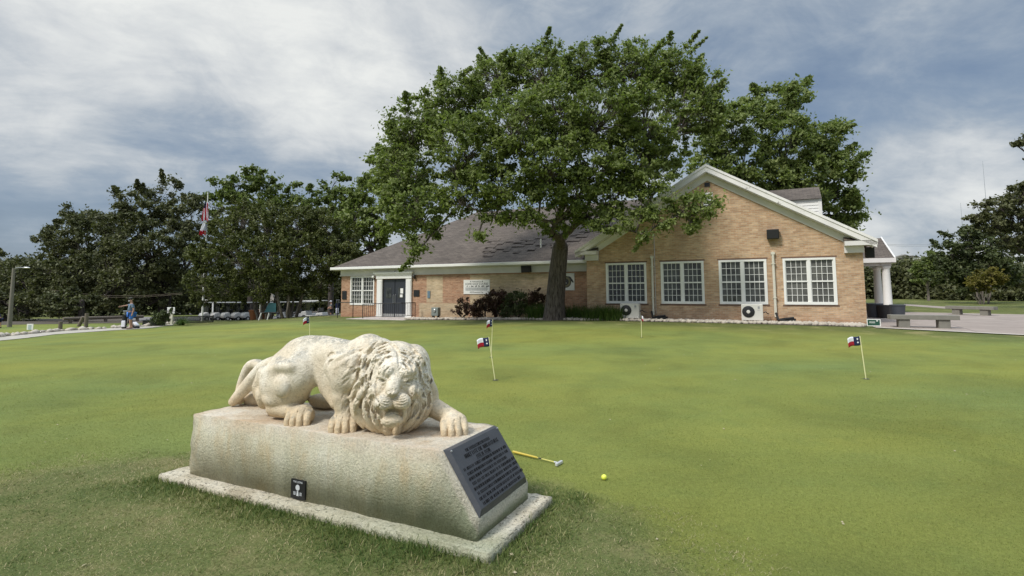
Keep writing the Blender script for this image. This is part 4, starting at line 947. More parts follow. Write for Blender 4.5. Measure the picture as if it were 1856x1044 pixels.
T_('oak_tree','dark oak between the round myrtles and the huge spreading oak',690,46,[(690,400,45,46),(660,350,30,47),(700,330,40,46),(640,400,38,47),(720,300,34,46),(740,360,50,46),(600,420,40,48),(670,440,40,47),(690,290,22,47),(620,460,40,47)],.4,38000,.17,'oak','bark2',group=G1,seed=9,cpb=18,cr=0.70,fork=4)
T_('live_oak_tree','broad dark live oak left of the flagpole, the taller of the pair',300,47,[(250,390,48,47),(300,375,48,48),(345,400,42,47),(220,430,50,46),(280,450,60,45),(340,470,50,46),(250,500,50,45),(310,520,45,46),(360,440,34,48),(200,480,45,46),(190,530,36,45),(270,545,32,45)],.5,92000,.13,'oakdark','bark2',group=G1,seed=10,cpb=27,cr=0.58,fork=3,flat=.8)
T_('live_oak_tree','lower dark live oak at the left with a crown falling towards the path',150,50,[(150,400,32,50),(110,440,35,50),(160,440,45,49),(100,490,40,49),(150,500,50,48),(200,420,30,50),(125,545,38,48),(185,500,40,48),(90,530,30,49),(80,430,16,50)],.45,72000,.13,'oakdark','bark2',group=G1,seed=11,cpb=25,cr=0.58,fork=2.6,flat=.8)
T_('ash_tree','tall thin crowned green tree showing above the myrtles beside the flagpole',455,62,[(400,345,26,62),(440,330,28,63),(480,325,26,62),(510,350,24,62),(460,365,34,62),(420,380,34,62),(500,385,34,62),(385,370,22,62),(540,370,20,62),(455,312,14,62)],.35,17000,.21,'fresh','bark2',group=G1,seed=12,cpb=13,cr=0.78,fork=6)
T_('ash_tree','thin open tree between the myrtles and the hipped roof end',600,60,[(560,365,22,60),(600,345,24,61),(635,360,26,60),(600,385,32,60),(640,395,30,60),(570,400,26,60),(660,330,16,60),(610,325,12,60)],.3,14000,.20,'fresh','bark2',group=G1,seed=13,cpb=13,cr=0.70,fork=6)
G2='multi stemmed myrtles beside the cart row'
T_('crape_myrtle_tree','round dark myrtle behind the flagpole with stems beside the easel',481,38,[(418,428,36,38),(440,405,40,39),(485,410,42,38),(385,465,42,38),(435,465,50,37),(490,470,50,37),(370,510,36,38),(415,520,40,37.5),(470,520,36,37),(360,455,20,38),(500,430,34,39),(372,545,16,38)],.2,75000,.085,'myrtle','bark3',group=G2,seed=14,cpb=39,cr=0.39,fork=2.4,stems=7,flat=.8)
T_('crape_myrtle_tree','round dark myrtle nearest the left end of the clubhouse',525,37.2,[(540,410,40,38),(585,420,40,38),(620,445,36,38),(540,465,50,37),(595,475,46,37),(630,490,24,37),(530,510,34,37),(580,515,28,37),(560,395,26,38),(645,455,14,38)],.2,66000,.085,'myrtle','bark3',group=G2,seed=15,cpb=39,cr=0.39,fork=2.4,stems=8,flat=.8)
G3='trees beyond the lawn on the right'
T_('small_tree','small tree with a pale forked trunk at the edge of the right hand woods',1682,60,[(1672,487,16,60),(1690,478,18,60),(1700,500,14,60),(1668,505,12,60),(1686,465,10,60)],.12,6000,.16,'fresh','bark3',group=G3,seed=16,cpb=15,cr=0.47,fork=2.6)
T_('leafy_tree','wide ragged green tree behind the far bench with a cluster of stems',1782,48,[(1720,465,28,50),(1750,445,30,50),(1785,445,32,50),(1735,490,30,50),(1790,480,34,49),(1820,465,28,50),(1770,510,30,49),(1710,500,22,50),(1825,500,26,50),(1755,425,16,50),(1702,470,14,50)],.16,30000,.15,'shrub','bark3',group=G3,seed=17,cpb=18,cr=0.62,fork=2.,stems=6)
T_('leafy_tree','low yellowing shrubby tree in front of the ragged tree at right',1778,46,[(1775,505,14,46),(1795,500,16,46),(1812,508,12,46),(1765,515,10,46),(1790,520,13,46)],.07,6500,.12,'autumn','bark3',group=G3,seed=18,cpb=15,cr=0.35,fork=1.4,stems=5)
T_('live_oak_tree','dark live oak reaching in from the right edge of the view',1872,36,[(1780,385,20,36),(1815,375,26,36),(1850,355,28,36),(1800,410,24,36),(1840,400,30,36),(1880,380,40,36),(1870,430,36,36),(1755,392,10,36),(1830,440,20,36),(1850,260,12,36),(1868,250,14,36),(1890,290,26,36),(1905,340,40,36),(1845,263,7,36)],.3,26000,.11,'oakdark','bark2',group=G3,seed=19,cpb=19,cr=0.39,fork=3.6)
T_('live_oak_tree','dark low tree at the far left edge behind the lamp post',20,56,[(0,490,30,57),(30,500,34,56),(60,510,34,55),(10,540,40,55),(50,560,34,54),(-30,500,40,57),(85,545,26,54),(-30,560,40,55)],.4,36000,.15,'oakdark','bark2',group=G1,seed=20,cpb=19,cr=0.70,fork=2.4)
T_('live_oak_tree','dark low tree right of the near litter path, its pale foliage hanging behind the golfer',150,40,[(95,545,16,41),(120,540,18,41),(140,555,18,40),(105,565,14,40),(160,545,16,41)],.2,12000,.10,'oakdark','bark2',group=G1,seed=21,cpb=21,cr=0.35,fork=1.5)
# distant woods read as one mass
def wood(name,label,path,h0,h1,n,ls,lm,seed,tk=9.):
    rs=np.random.RandomState(seed); cl=[]
    P=[Vector(p) for p in path]; L=[(b-a).length for a,b in zip(P,P[1:])]
    for i in range(n):
        k=rs.choice(len(L),p=np.array(L)/sum(L)); q=P[k].lerp(P[k+1],rs.rand()); s=float(noise.noise(Vector((q.x*.09,q.y*.05,seed)))); H=h0+(h1-h0)*(.5+s)
        dy=rs.uniform(0,tk); cl.append((q.x+rs.normal()*1.,q.y+dy,zg(q.x,q.y)+rs.uniform(.02,1)*H,rs.uniform(.8,2.)))
    V,F,tt=leaves(cl,n*30,ls,rs,.75); return tag(np_mesh(name,V,F,M_[lm],att=tt),label,kind='stuff')
def gp(px,d): q=at_d(px,d); return (q.x,q.y,0)
wood('woodland','dark mass of trees beyond the right hand lawn',[gp(1540,74),gp(1640,72),gp(1760,64),gp(1900,54)],3.6,5.4,1500,.24,'oakdark',1)
wood('woodland','dark mass of trees closing the view at the left',[gp(-700,60),gp(-120,66),gp(100,74),gp(300,82),gp(470,88)],5.2,9.,2900,.26,'oakdark',2)
wood('woodland','dark trees beyond the cart yard behind the left end of the clubhouse',[gp(430,90),gp(560,96),gp(700,100),gp(820,100)],7.,11.,1500,.3,'oakdark',3)

def shrub(name,label,px,d,bl,nl,ls,lm,seed,group,cr=.22):
    return tree(name,label,at_d(px,d),[(*(at_d(x,d+dy)+Vector((0,0,z))),r) for x,dy,z,r in bl],.05,nl,ls,M_[lm],M_['bark2'],group=group,fork=.15,cpb=10,stems=5,seed=seed,cr=cr,flat=.9,cat='shrub')
GS='shrubs against the brick wall'
shrub('nandina_shrub','thin small red leaved shrub right of the meter box',838,27.9,[(828,0,.45,.28),(842,.1,.75,.3),(850,0,.4,.28),(836,0,.95,.18)],2200,.055,'redleaf',1,GS,.16)
shrub('nandina_shrub','bushy dark red shrub below the right end of the welcome board',878,27.6,[(862,0,.5,.4),(880,.1,.8,.42),(895,0,.6,.42),(884,-.1,1.1,.25),(870,.1,.35,.35)],7000,.055,'redleaf',2,GS,.2)
shrub('nandina_shrub','taller red topped shrub beside the dark green shrub',908,27.3,[(898,0,.7,.4),(912,.1,1.0,.42),(922,0,.6,.4),(906,-.1,1.3,.25)],6000,.055,'redleaf',3,GS,.2)
shrub('holly_shrub','dense dark green shrub left of the oak trunk',938,26.8,[(922,0,.55,.45),(940,0,.85,.48),(958,.1,.6,.45),(944,.1,1.25,.28),(932,0,.4,.4)],9000,.05,'shrub',4,GS,.2)
shrub('nandina_shrub','reddish shrub with loose sprays just left of the oak trunk',968,26.7,[(960,.1,.8,.35),(975,.1,1.0,.33),(985,0,.6,.3),(968,0,1.3,.2)],4200,.055,'redleaf',5,GS,.17)
def straps(name,label,px,d,w,n,h,seed,group,m='blade',sp=.5,r0=.15):
    rs=np.random.RandomState(seed); base=at_d(px,d); o=thing(name,label,'plant',base,0,group); V=[];F=[];T=[]
    for i in range(n):
        an=rs.uniform(0,6.28); r=rs.uniform(0,r0); p=np.array([r*math.cos(an)+rs.uniform(-w,w)*.3,r*math.sin(an),0]); L=h*rs.uniform(.7,1.25); o_=rs.uniform(.25,1.)*sp; d=np.array([math.cos(an+rs.normal()*.5),math.sin(an+rs.normal()*.5),0]); sd=np.array([-d[1],d[0],0]); b0=len(V)
        for k in range(5):
            t_=k/4; c=p+d*(L*o_*(t_**1.5))+np.array([0,0,L*(t_-.42*o_*1.6*t_**2.2)]); ww=.014*(1-t_*.85); V+=[c-sd*ww,c+sd*ww]
        for k in range(4): F.append((b0+2*k,b0+2*k+1,b0+2*k+3,b0+2*k+2)); T.append(rs.uniform(.1,.9))
    np_mesh('foliage',V,F,M_[m],o,att=T); return o
GB='strap leaved plants along the wall'
for i,(px,d,w,n,h,lb) in enumerate(((975,26.0,.9,420,.85,'arching strap leaved plant with pale flowers at the left foot of the oak trunk'),(1035,25.6,.9,420,.75,'arching strap leaved plant just right of the oak trunk'),(1062,25.2,.9,380,.6,'low strap leaved plant midway between the oak trunk and the gable corner'),
      (1085,24.4,.9,420,.72,'strap leaved plant at the left corner of the gable wall'),(1105,24.1,.9,400,.70,'strap leaved plant second from the fan unit'),(1114,24.0,.5,300,.62,'strap leaved plant touching the left side of the fan unit'))):
    straps('strap_leaved_plant',lb,px,d,w*1.6,n,h,30+i,GB,r0=.4)
straps('yucca_plant','spiky grey green plant with tall dry stalks beside the white notice post',331,34.5,.3,200,1.0,50,None,'blade',1.9,.12)
p=at_d(331,34.5)
shrub('box_shrub','low loose green shrub between the black tub and the notice post',300,34.2,[(294,0,.4,.45),(303,0,.55,.4),(289,0,.25,.35)],3500,.06,'shrub',6,'shrubs by the path',.25)

# grass: rough turf round the plinth
def turf():
    rs=np.random.RandomState(7); n=300000
    x=rs.uniform(-5.8,2.0,n); y=rs.uniform(1.7,5.9,n); r=np.hypot((x+2.2)/3.55,(y-2.2)/3.4)
    nz=np.array([noise.noise(Vector((a*1.1,b*1.1,0))) for a,b in zip(x[::1],y[::1])]); nf=np.array([noise.noise(Vector((a*5,b*5,3))) for a,b in zip(x,y)])
    keep=(r+nz*.16<1.02)&(rs.rand(n)<np.clip(1.35-r*.45+nf*.7,.1,1)); dx=(x-PO.x); dy=(y-PO.y); s=-(dx*PU.x+dy*PU.y); t=dx*PN.x+dy*PN.y
    inside=(s>-.125)&(s<2.955)&(t>-.09)&(t<.845); ds=np.maximum(np.maximum(-.13-s,s-2.96),np.maximum(-.1-t,t-.85)); keep&=~inside; keep&=rs.rand(n)<np.clip((1.10-r)*5,.15,1)
    x,y,nz,nf,ds=x[keep],y[keep],nz[keep],nf[keep],ds[keep]; n=len(x); near=np.clip(1-ds/.38+nz*.6,0,1)
    L=rs.uniform(.013,.029,n)*(1+1.6*near)*(1+.5*(nf>.25)); an=rs.uniform(0,6.283,n); tilt=rs.uniform(.7,1.62,n)*(1-.45*near)
    d=np.stack([np.cos(an)*np.sin(tilt),np.sin(an)*np.sin(tilt),np.cos(tilt)],1); sd=np.stack([-np.sin(an),np.cos(an),0*an],1); w=rs.uniform(.0010,.0021,n)[:,None]*(1+.3*near[:,None])
    b=np.stack([x,y,0*x-.002],1); m_=b+d*L[:,None]*.55; e=b+d*L[:,None]; e[:,2]-=L*.18*tilt; e[:,2]=np.maximum(e[:,2],.003)
    V=np.stack([b-sd*w,b+sd*w,m_+sd*w*.8,m_-sd*w*.8,e,e+sd*.0003],1).reshape(-1,3); i=np.arange(n)*6
    F=np.concatenate([np.stack([i,i+1,i+2,i+3],1),np.stack([i+3,i+2,i+5,i+4],1)])
    T=np.clip(.54+rs.normal(0,.24,n)-.42*near-nz*.5,0,1); T[(rs.rand(n)<.055*(1-near))]=.97; tag(np_mesh('rough_turf',V,F,M_['grassb'],att=np.concatenate([T,T])),'rough patchy grass blades around the plinth',kind='stuff')
turf()

def short_turf():
    rs=np.random.RandomState(17); n=520000
    y=2.5+9.*rs.uniform(0,1,n)**1.5; x=rs.uniform(-1,1,n)*(y*1.0+.1); r=np.hypot((x+2.2)/3.55,(y-2.2)/3.4)
    dx=(x-PO.x); dy=(y-PO.y); s=-(dx*PU.x+dy*PU.y); t=dx*PN.x+dy*PN.y
    keep=(rs.rand(n)<np.clip((11-y)/6,0,1))&(r>.93)&~((s>-.13)&(s<2.96)&(t>-.1)&(t<.85)); x,y=x[keep],y[keep]; n=len(x)
    nf=np.array([noise.noise(Vector((a*.8,b*.5,9))) for a,b in zip(x,y)])
    L=rs.uniform(.005,.011,n); an=rs.uniform(0,6.283,n); tilt=rs.uniform(.3,1.35,n); d=np.stack([np.cos(an)*np.sin(tilt),np.sin(an)*np.sin(tilt),np.cos(tilt)],1); a2=rs.uniform(0,6.283,n); sd=np.stack([np.cos(a2),np.sin(a2),0*an],1)*rs.uniform(.0010,.0022,n)[:,None]*(y[:,None]/4)
    z=np.array([zg(a,b) for a,b in zip(x,y)]); b=np.stack([x,y,z-.001],1); e=b+d*L[:,None]
    V=np.stack([b-sd,b+sd,e+sd*.3,e-sd*.3],1).reshape(-1,3); tag(np_mesh('green_turf',V,np.arange(n*4).reshape(n,4),M_['greenb'],att=np.clip(.52+rs.normal(0,.22,n)+nf*.35,0,1)),'short mown grass blades of the putting green',kind='stuff')
short_turf()

# ------------------------------------------------ things on the green
def golf_flag(px,py,tx,ty,d,label,fw,ang,hid=False):
    b=at_z(px,py,0) if d is None else at_y(px,py,d); z0=zg(b.x,b.y); b.z=z0; o=thing('golf_flag',label,'flag',b,0,'small practice hole flags on the putting green')
    top=at_y(tx,ty,b.y)-b; MB().tube([(0,0,-.05),top],.0075,8).build('pole',M_['yellow'],o,smooth=True)
    MB().lathe([(.055,.002),(.054,.004)],18).build('cup',M_['black'],o)
    F=MB(); n=12; m=6; H=.155; W=.235; V=[]; dx,dy=math.cos(ang),math.sin(ang)
    for i in range(n+1):
        for j in range(m+1):
            u_=i/n; v_=j/m; wv=math.sin(u_*5+px)*.016*u_; f=top*(1-(H*v_)/top.length) 
            V.append((f.x-dx*W*u_*fw-dy*wv,f.y-dy*W*u_+dx*wv,f.z-.07*u_*u_*(1.1-fw*.4)+.0*v_-.01*math.sin(u_*6)))
    for i in range(n):
        for j in range(m):
            q=(i*(m+1)+j,(i+1)*(m+1)+j,(i+1)*(m+1)+j+1,i*(m+1)+j+1); F.add([V[k] for k in q],[(0,1,2,3)],0 if i<n*.42 else (1 if j<m/2 else 2))
    f=F.build('flag_cloth',[M_['blue'],M_['wcloth'],M_['rcloth']],o,smooth=True,angle=0); f.modifiers.new('w','WELD'); sm=f.modifiers.new('s','SOLIDIFY'); sm.thickness=.003
    # pale star and lettering on the blue field
    e=MB(); c=top*(1-.35*H/top.length); 
    def ontop(u_,v_,off): wv=math.sin(u_*5+px)*.016*u_; f=top*(1-(H*v_)/top.length); return Vector((f.x-dx*W*u_*fw-dy*wv,f.y-dy*W*u_+dx*wv-off,f.z-.07*u_*u_*(1.1-fw*.4)-.01*math.sin(u_*6)))
    for v0,v1,u0,u1 in ((.10,.40,.16,.30),(.52,.74,.14,.31)):
        st=[]; 
        for k in range(10):
            r_=1 if k%2==0 else .62; a=math.pi*k/5; st.append(ontop((u0+u1)/2+(u1-u0)*.5*r_*math.sin(a),(v0+v1)/2-(v1-v0)*.5*r_*math.cos(a),.005))
        e.add(st,[tuple(range(10))])
    e.build('star',M_['wcloth'],f); return o
golf_flag(898,689,886,611,None,'near golf flag just right of the lion, its pole leaning left',.9,.12)
golf_flag(1570,687,1558.5,609,None,'golf flag alone on the right half of the green',1.,.05)
golf_flag(890,640,893,579,12.6,'small golf flag seen just above the near flag in front of the stones',.62,.5)
golf_flag(1163,616,1162,571,None,'golf flag edge on against the left fan unit, showing only its dark blue side',.12,1.45)
golf_flag(562,628,561,574,13.9,'golf flag standing behind the lion, its pole rising from the lion back',.55,.7)
p=at_z(1095,870,0); o=MB().blob((0,0,0),(.0225,.0225,.0225),3).build('golf_ball',mat('fluorescent_yellow',(.78,.82,.10),.35),None,smooth=True,angle=0); o.location=(p.x,p.y,.022); tag(o,'bright yellow golf ball on the grass right of the plinth','ball')
a=at_z(930,823,0); b=at_z(1013,843,0); a=a+(a-b).normalized()*.0; c=thing('putter','child size putter with a yellow grip lying in the grass behind the plinth','golf club',(b.x,b.y,0),0); L=a-b
MB().tube([L*1.0+Vector((0,0,.022)),L*.45+Vector((0,0,.020))],[.012,.0085],10).build('grip',mat('yellow_rubber',(.52,.40,.06),.5),c,smooth=True)
MB().tube([L*.45+Vector((0,0,.019)),L*.08+Vector((0,0,.018))],.005,8).build('shaft',[mat('pale_yellow_shaft',(.60,.55,.16),.35)],c,smooth=True)
MB().tube([L*.43+Vector((0,0,.0195)),L*.36+Vector((0,0,.0192))],.0056,8).build('band',M_['black'],c)
dv=L.normalized(); sd=Vector((.55,.83,0)); h=MB(); h.tube([L*.1+Vector((0,0,.018)),Vector((0,0,.018))],.0065,8); M=Matrix(((sd.x,dv.x,0,0),(sd.y,dv.y,0,0),(0,0,1,0),(0,0,0,1))); h.box(-.055,.055,-.013,.010,.006,.028,0,M); h.build('club_head',mat('white_metal',(.72,.72,.74),.3,.4),c,bevel=.002)
rg=random.Random(21); V=[];F=[]
for i in range(170):
    y=rg.uniform(2.8,16); x=rg.uniform(-.95,.95)*y
    s=(PO.x-x)*PU.x+(PO.y-y)*PU.y; t_=(x-PO.x)*PN.x+(y-PO.y)*PN.y
    if -.2<s<3. and -.2<t_<.95: continue
    a=rg.uniform(0,6.3); L_=rg.uniform(.006,.020); w_=L_*.5; z=zg(x,y)+.006+rg.uniform(0,.006); k=len(V)
    V+=[(x+L_*math.cos(a),y+L_*math.sin(a),z),(x-w_*math.sin(a),y+w_*math.cos(a),z+.006),(x-L_*math.cos(a),y-L_*math.sin(a),z+.002),(x+w_*math.sin(a),y-w_*math.cos(a),z)]; F.append((k,k+1,k+2,k+3))
tag(np_mesh('leaf_litter',V,F,mat('dry_petal',(.36,.31,.19),.8,var=.35,vs=30)),'pale dry bits of leaf scattered on the grass',kind='stuff')

# ------------------------------------------------ path, cart yard and what stands there
def gpt(px,py): return on_ground(px,py,10.)
pa=[gpt(-60,624),gpt(0,618),gpt(100,607),gpt(200,599.5),gpt(262,596),gpt(312,590)]; pbk=[gpt(-60,617),gpt(0,611.5),gpt(100,602),gpt(200,595.5),gpt(262,592.5),gpt(316,587.5)]
m_=mat('pale_path_gravel',(.40,.37,.31),.95,var=.2,vs=2,bump=.5)
V=[];n=40
def along(P,t):
    k=min(int(t*(len(P)-1)),len(P)-2); return P[k].lerp(P[k+1],t*(len(P)-1)-k)
for i in range(n+1):
    a=along(pa,i/n);b=along(pbk,i/n)
    for j in range(4): q=a.lerp(b,j/3); V.append((q.x,q.y,zg(q.x,q.y)+.02))
tag(np_mesh('path',V,[(i*4+j,i*4+4+j,i*4+5+j,i*4+1+j) for i in range(n) for j in range(3)],m_,smooth=True),kind='structure')
rg=random.Random(5); o=stones(150,lambda i:(lambda q:Vector((q.x,q.y,zg(q.x,q.y))))(along(pbk,rg.random())+Vector((rg.uniform(-.1,.1),rg.uniform(.15,.5),0))),'edging_stones','',stm,.10,.2); tag(o,'irregular pale stones edging the far side of the path',kind='stuff')
sheet('painted_shade_ground',[at_d(-80,35.5),at_d(330,38.5),at_d(520,64),at_d(-80,60)],mat('shade_painted_earth',(.075,.06,.042),.95,var=.45,vs=.8,bump=.4),.008,n=30)  # dark brown sheet: the trees' deep shade put into the ground colour
# asphalt yard beyond the green
yard=[at_d(300,44),at_d(640,40),at_d(640,66),at_d(200,70)]
sheet('cart_yard',yard,mat('worn_asphalt',(.17,.16,.15),.95,var=.2,vs=1,bump=.3),.015)
sheet('service_path',[at_d(500,38.6),at_d(622,36.2),at_d(622,37.6),at_d(500,40.4)],m_,.02,n=8)
sheet('car_park',[at_d(330,84),at_d(480,84),at_d(480,112),at_d(300,112)],mat('car_park_tarmac',(.33,.31,.28),.95,var=.15,vs=1),.02)
def fence_low():
    a=gpt(309,587.5);b=gpt(386,584.5); L=(b-a).length; rz=math.atan2(b.y-a.y,b.x-a.x); o=thing('low_fence','low black slatted fence in front of the flagpole at the edge of the green','fence',a,rz); a0=MB(); h=.50
    a0.box(0,L,-.02,.02,h-.05,h); a0.box(0,L,-.02,.02,.04,.08); a0.build('rail',M_['iron'],o); n=40; sl_=MB()
    for i in range(n+1): sl_.box(L*i/n-.023,L*i/n+.023,-.03,-.021,.0,h-.02)
    sl_.build('slats',M_['iron'],o); 
    for x in (0,L): MB().box(x-.035,x+.035,-.035,.035,-.1,h+.03).build('post',M_['iron'],o)
fence_low()
p=at_y(366,588,40.5); fp=thing('flagpole','tall white flagpole with two limp flags rising behind the low black fence','flagpole',p); top=at_y(377.5,352,40.5)-p; top=Vector((0,0,top.z))
MB().tube([(0,0,-.1),(0,0,top.z*.4),(0,0,top.z)],[.075,.065,.035],12).build('pole',M_['white'],fp,smooth=True); MB().blob((0,0,top.z+.05),(.07,.07,.07),2).build('finial',M_['metal'],fp,smooth=True)
def limp(name,label,z1,z0,wd,mats,fn,tilt=0.):
    o=thing(name,label,'flag',p,0,'limp flags on the white pole'); F=MB(); n=22;m=10
    for i in range(n):
        for j in range(m):
            q=[]
            for a,b in ((i,j),(i+1,j),(i+1,j+1),(i,j+1)):
                v_=a/n;u_=b/m; w=wd*(.45+.75*v_-.25*v_*v_); q.append((-.04+ -tilt*v_*1.0+w*(u_-.45),-.10-.10*math.sin(u_*13+v_*2)*(.5+v_),z1+(z0-z1)*v_-.12*u_*(1-v_)-.15*math.sin(u_*9)*v_*.4))
            F.add(q,[(0,1,2,3)],fn((i+.5)/n,(j+.5)/m))
    f=F.build('flag_cloth',mats,o,smooth=True,angle=0); f.modifiers.new('w','WELD'); s=f.modifiers.new('s','SOLIDIFY'); s.thickness=.01
def zp(y): return at_y(372,y,p.y).z-p.z
limp('flag','upper flag hanging in red and white striped folds with a patch of blue',zp(366),zp(401),.52,[M_['rcloth'],M_['wcloth'],M_['blue']],lambda v,u:2 if v<.3 and u<.5 else int(u*9)%2,.0)
limp('flag','lower flag hanging limp, white above and red at its tip with blue by the pole',zp(398),zp(426),.48,[M_['blue'],M_['wcloth'],M_['rcloth']],lambda v,u:(2 if v>.72 else (0 if u>.78 else 1)),.16)
# notice post
p=gpt(310,588.5); o=thing('notice_post','white notice board on a cream post beside the spiky plant','sign',p); zt=at_y(310,557,p.y).z-p.z
MB().box(-.10,.10,-.05,.05,-.1,zt-.35).build('post',mat('cream_paint',(.66,.63,.50),.6),o); b_=MB().box(-.26,.26,-.09,-.05,zt-.42,zt).build('board',M_['white'],o,bevel=.02); x_=MB()
for i in range(3): x_.box(-.18,-.03,-.094,-.09,zt-.18-i*.06,zt-.15-i*.06).box(.03,.17,-.094,-.09,zt-.18-i*.06,zt-.15-i*.06)
x_.build('lettering',mat('purple_print',(.22,.12,.22),.6),b_)
for px,h in ((330,1.9),(334,2.1),(337,1.8)): pass
p=gpt(54,600); o=thing('yard_sign','small white sign standing alone on the grass left of the path','sign',p); h=at_y(54,587,p.y).z-p.z
MB().box(-.18,.18,-.01,.01,.05,h).build('board',M_['white'],o); x_=MB()
for i in range(5): x_.box(-.10,.09,-.014,-.01,h-.1-i*.055,h-.075-i*.055)
x_.build('lettering',mat('teal_print',(.15,.3,.33),.6),o); MB().tube([(0,0,-.1),(0,0,.06)],.012,5).build('stake',M_['metal'],o)
p=at_d(22,34); o=thing('street_lamp','grey street lamp with a short curved arm at the far left','street lamp',p); zt=at_y(26,486,34).z-p.z
MB().tube([(0,0,-.3),(0,0,zt)],[.13,.08],10).build('pole',mat('weathered_pole',(.20,.18,.15),.9,var=.2),o,smooth=True); MB().tube([(0,0,zt-.2),(.1,0,zt),(.45,0,zt+.04),(.55,0,zt+.03)],.03,6).build('arm',M_['metal'],o,smooth=True); MB().blob((.78,0,zt+.02),(.27,.09,.06),2).build('lamp_head',M_['metal'],o,smooth=True)
for i,(px,py,t,ln,lb) in enumerate(((160,594,568,0,'upright weathered wooden post between the lamp post and the golfer'),(109,597,583,0,'short wooden post at the end of the log rail'),(140,592,574,1,'leaning wooden post beside the upright one'))):
    q=gpt(px,py) if i!=0 else at_d(px,33); o=thing('wooden_post',lb,'post',q,0,'wooden posts by the path'); z=at_y(px,t,q.y).z-q.z; MB().tube([(0,0,-.2),(.35*ln,0,z)],[.11,.10],9).build('shaft',M_['wood'],o)
q=at_d(118,37); q2=at_d(262,42); o=thing('log_rail','long low log rail running behind the golfer','rail',q); d=q2-q; MB().tube([(0,0,.35),d*.5+Vector((0,0,.35)),d+Vector((0,0,.35))],.11,8).build('log',M_['wood'],o)
for f in (.08,.5,.92): MB().box(d.x*f-.08,d.x*f+.08,d.y*f-.08,d.y*f+.08,-.1,.3).build('support',M_['wood'],o)
o=thing('power_line','thin overhead wires crossing in front of the dark trees at left','wires',at_d(20,45)); b0=at_d(20,45); pw=[]
for dz,y0,y1 in ((0,527,531),(0,531,533)):
    a=at_y(90,y0-2,45)-b0; b=at_y(330,y1,40)-b0; c=(a+b)/2+Vector((0,0,-.35)); MB().tube([a,a.lerp(c,.5)+Vector((0,0,-.09)),c,c.lerp(b,.5)+Vector((0,0,-.09)),b],.012,4).build('wire',M_['wood'],o)
p=gpt(275,591); o=thing('black_tub','low black tub at the foot of the dark live oak beside the path','tub',p); MB().box(-.45,.45,-.25,.25,0,.36).build('tub',M_['black'],o,bevel=.03); MB().box(-.5,.5,-.3,.3,.361,.40).build('lid',M_['bin'],o,bevel=.01)
# easel board and planters
p=at_d(481,36.6); o=thing('easel_board','teal board on white slanted legs in front of the myrtle stems','board',p); 
def rp(px,py,d=36.6): return at_y(px,py,d)-p
MB().add([rp(479,566),rp(500,566),rp(500,549.5),rp(487,549.5),rp(479,566)+Vector((0,.06,0)),rp(500,566)+Vector((0,.06,0)),rp(500,549.5)+Vector((0,.06,0)),rp(487,549.5)+Vector((0,.06,0))],[(0,1,2,3),(7,6,5,4),(0,4,5,1),(1,5,6,2),(2,6,7,3),(3,7,4,0)]).build('board',mat('teal_board',(.035,.13,.15),.5,var=.3,vs=3),o)
MB().tube([rp(472,567),rp(500,567)],.05,6).build('ledge',M_['black'],o)
for x0,x1,y0 in ((469,474,567),(484.5,488,567)): MB().tube([(rp(x0,581).x,-.02,-.05),rp(x1,y0)+Vector((0,-.02,0))],.045,6).build('leg',M_['white'],o)
MB().tube([rp(471,566),rp(471.5,552)],.025,6).build('upright',M_['white'],o)
for px,d,w,lb in ((462,38.8,.34,'terracotta planter left of the easel at the foot of the myrtle'),(479,40,.42,'larger terracotta planter seen between the easel legs')):
    p_=at_d(px,d); o=thing('planter',lb,'planter',p_,0,'terracotta planters'); MB().lathe([(w*.7,0),(w,.62),(w*1.08,.62),(w*1.08,.72),(w*.9,.72)],16).build('pot',M_['terracotta'],o,smooth=True); MB().lathe([(w*.88,.69),(.01,.70)],16).build('soil',M_['wood'],o)
# garden shelter and small white frame
p=at_d(493,70); o=thing('shelter','small shelter with a pointed grey roof behind the myrtle stems','shelter',p); zt=at_y(493,531,70).z-p.z; ze=at_y(493,545,70).z-p.z
MB().add([(-.75,-.75,ze),(.75,-.75,ze),(.75,.75,ze),(-.75,.75,ze),(0,0,zt)],[(0,1,4),(1,2,4),(2,3,4),(3,0,4),(3,2,1,0)]).build('roof',mat('grey_thatch',(.22,.20,.17),.95,var=.2),o)
for x,y in ((-.6,-.6),(.6,-.6),(.6,.6),(-.6,.6)): MB().box(x-.05,x+.05,y-.05,y+.05,-.1,ze).build('post',M_['wood'],o)
p=at_d(381,60); o=thing('white_frame','small open white timber frame between the flagpole and the carts','frame',p); zt=at_y(381,545,60).z-p.z
for x in (-.38,.38): MB().box(x-.06,x+.06,-.06,.06,-.1,zt).build('post',M_['white'],o)
MB().box(-.5,.5,-.08,.08,zt,zt+.12).build('lintel',M_['white'],o)

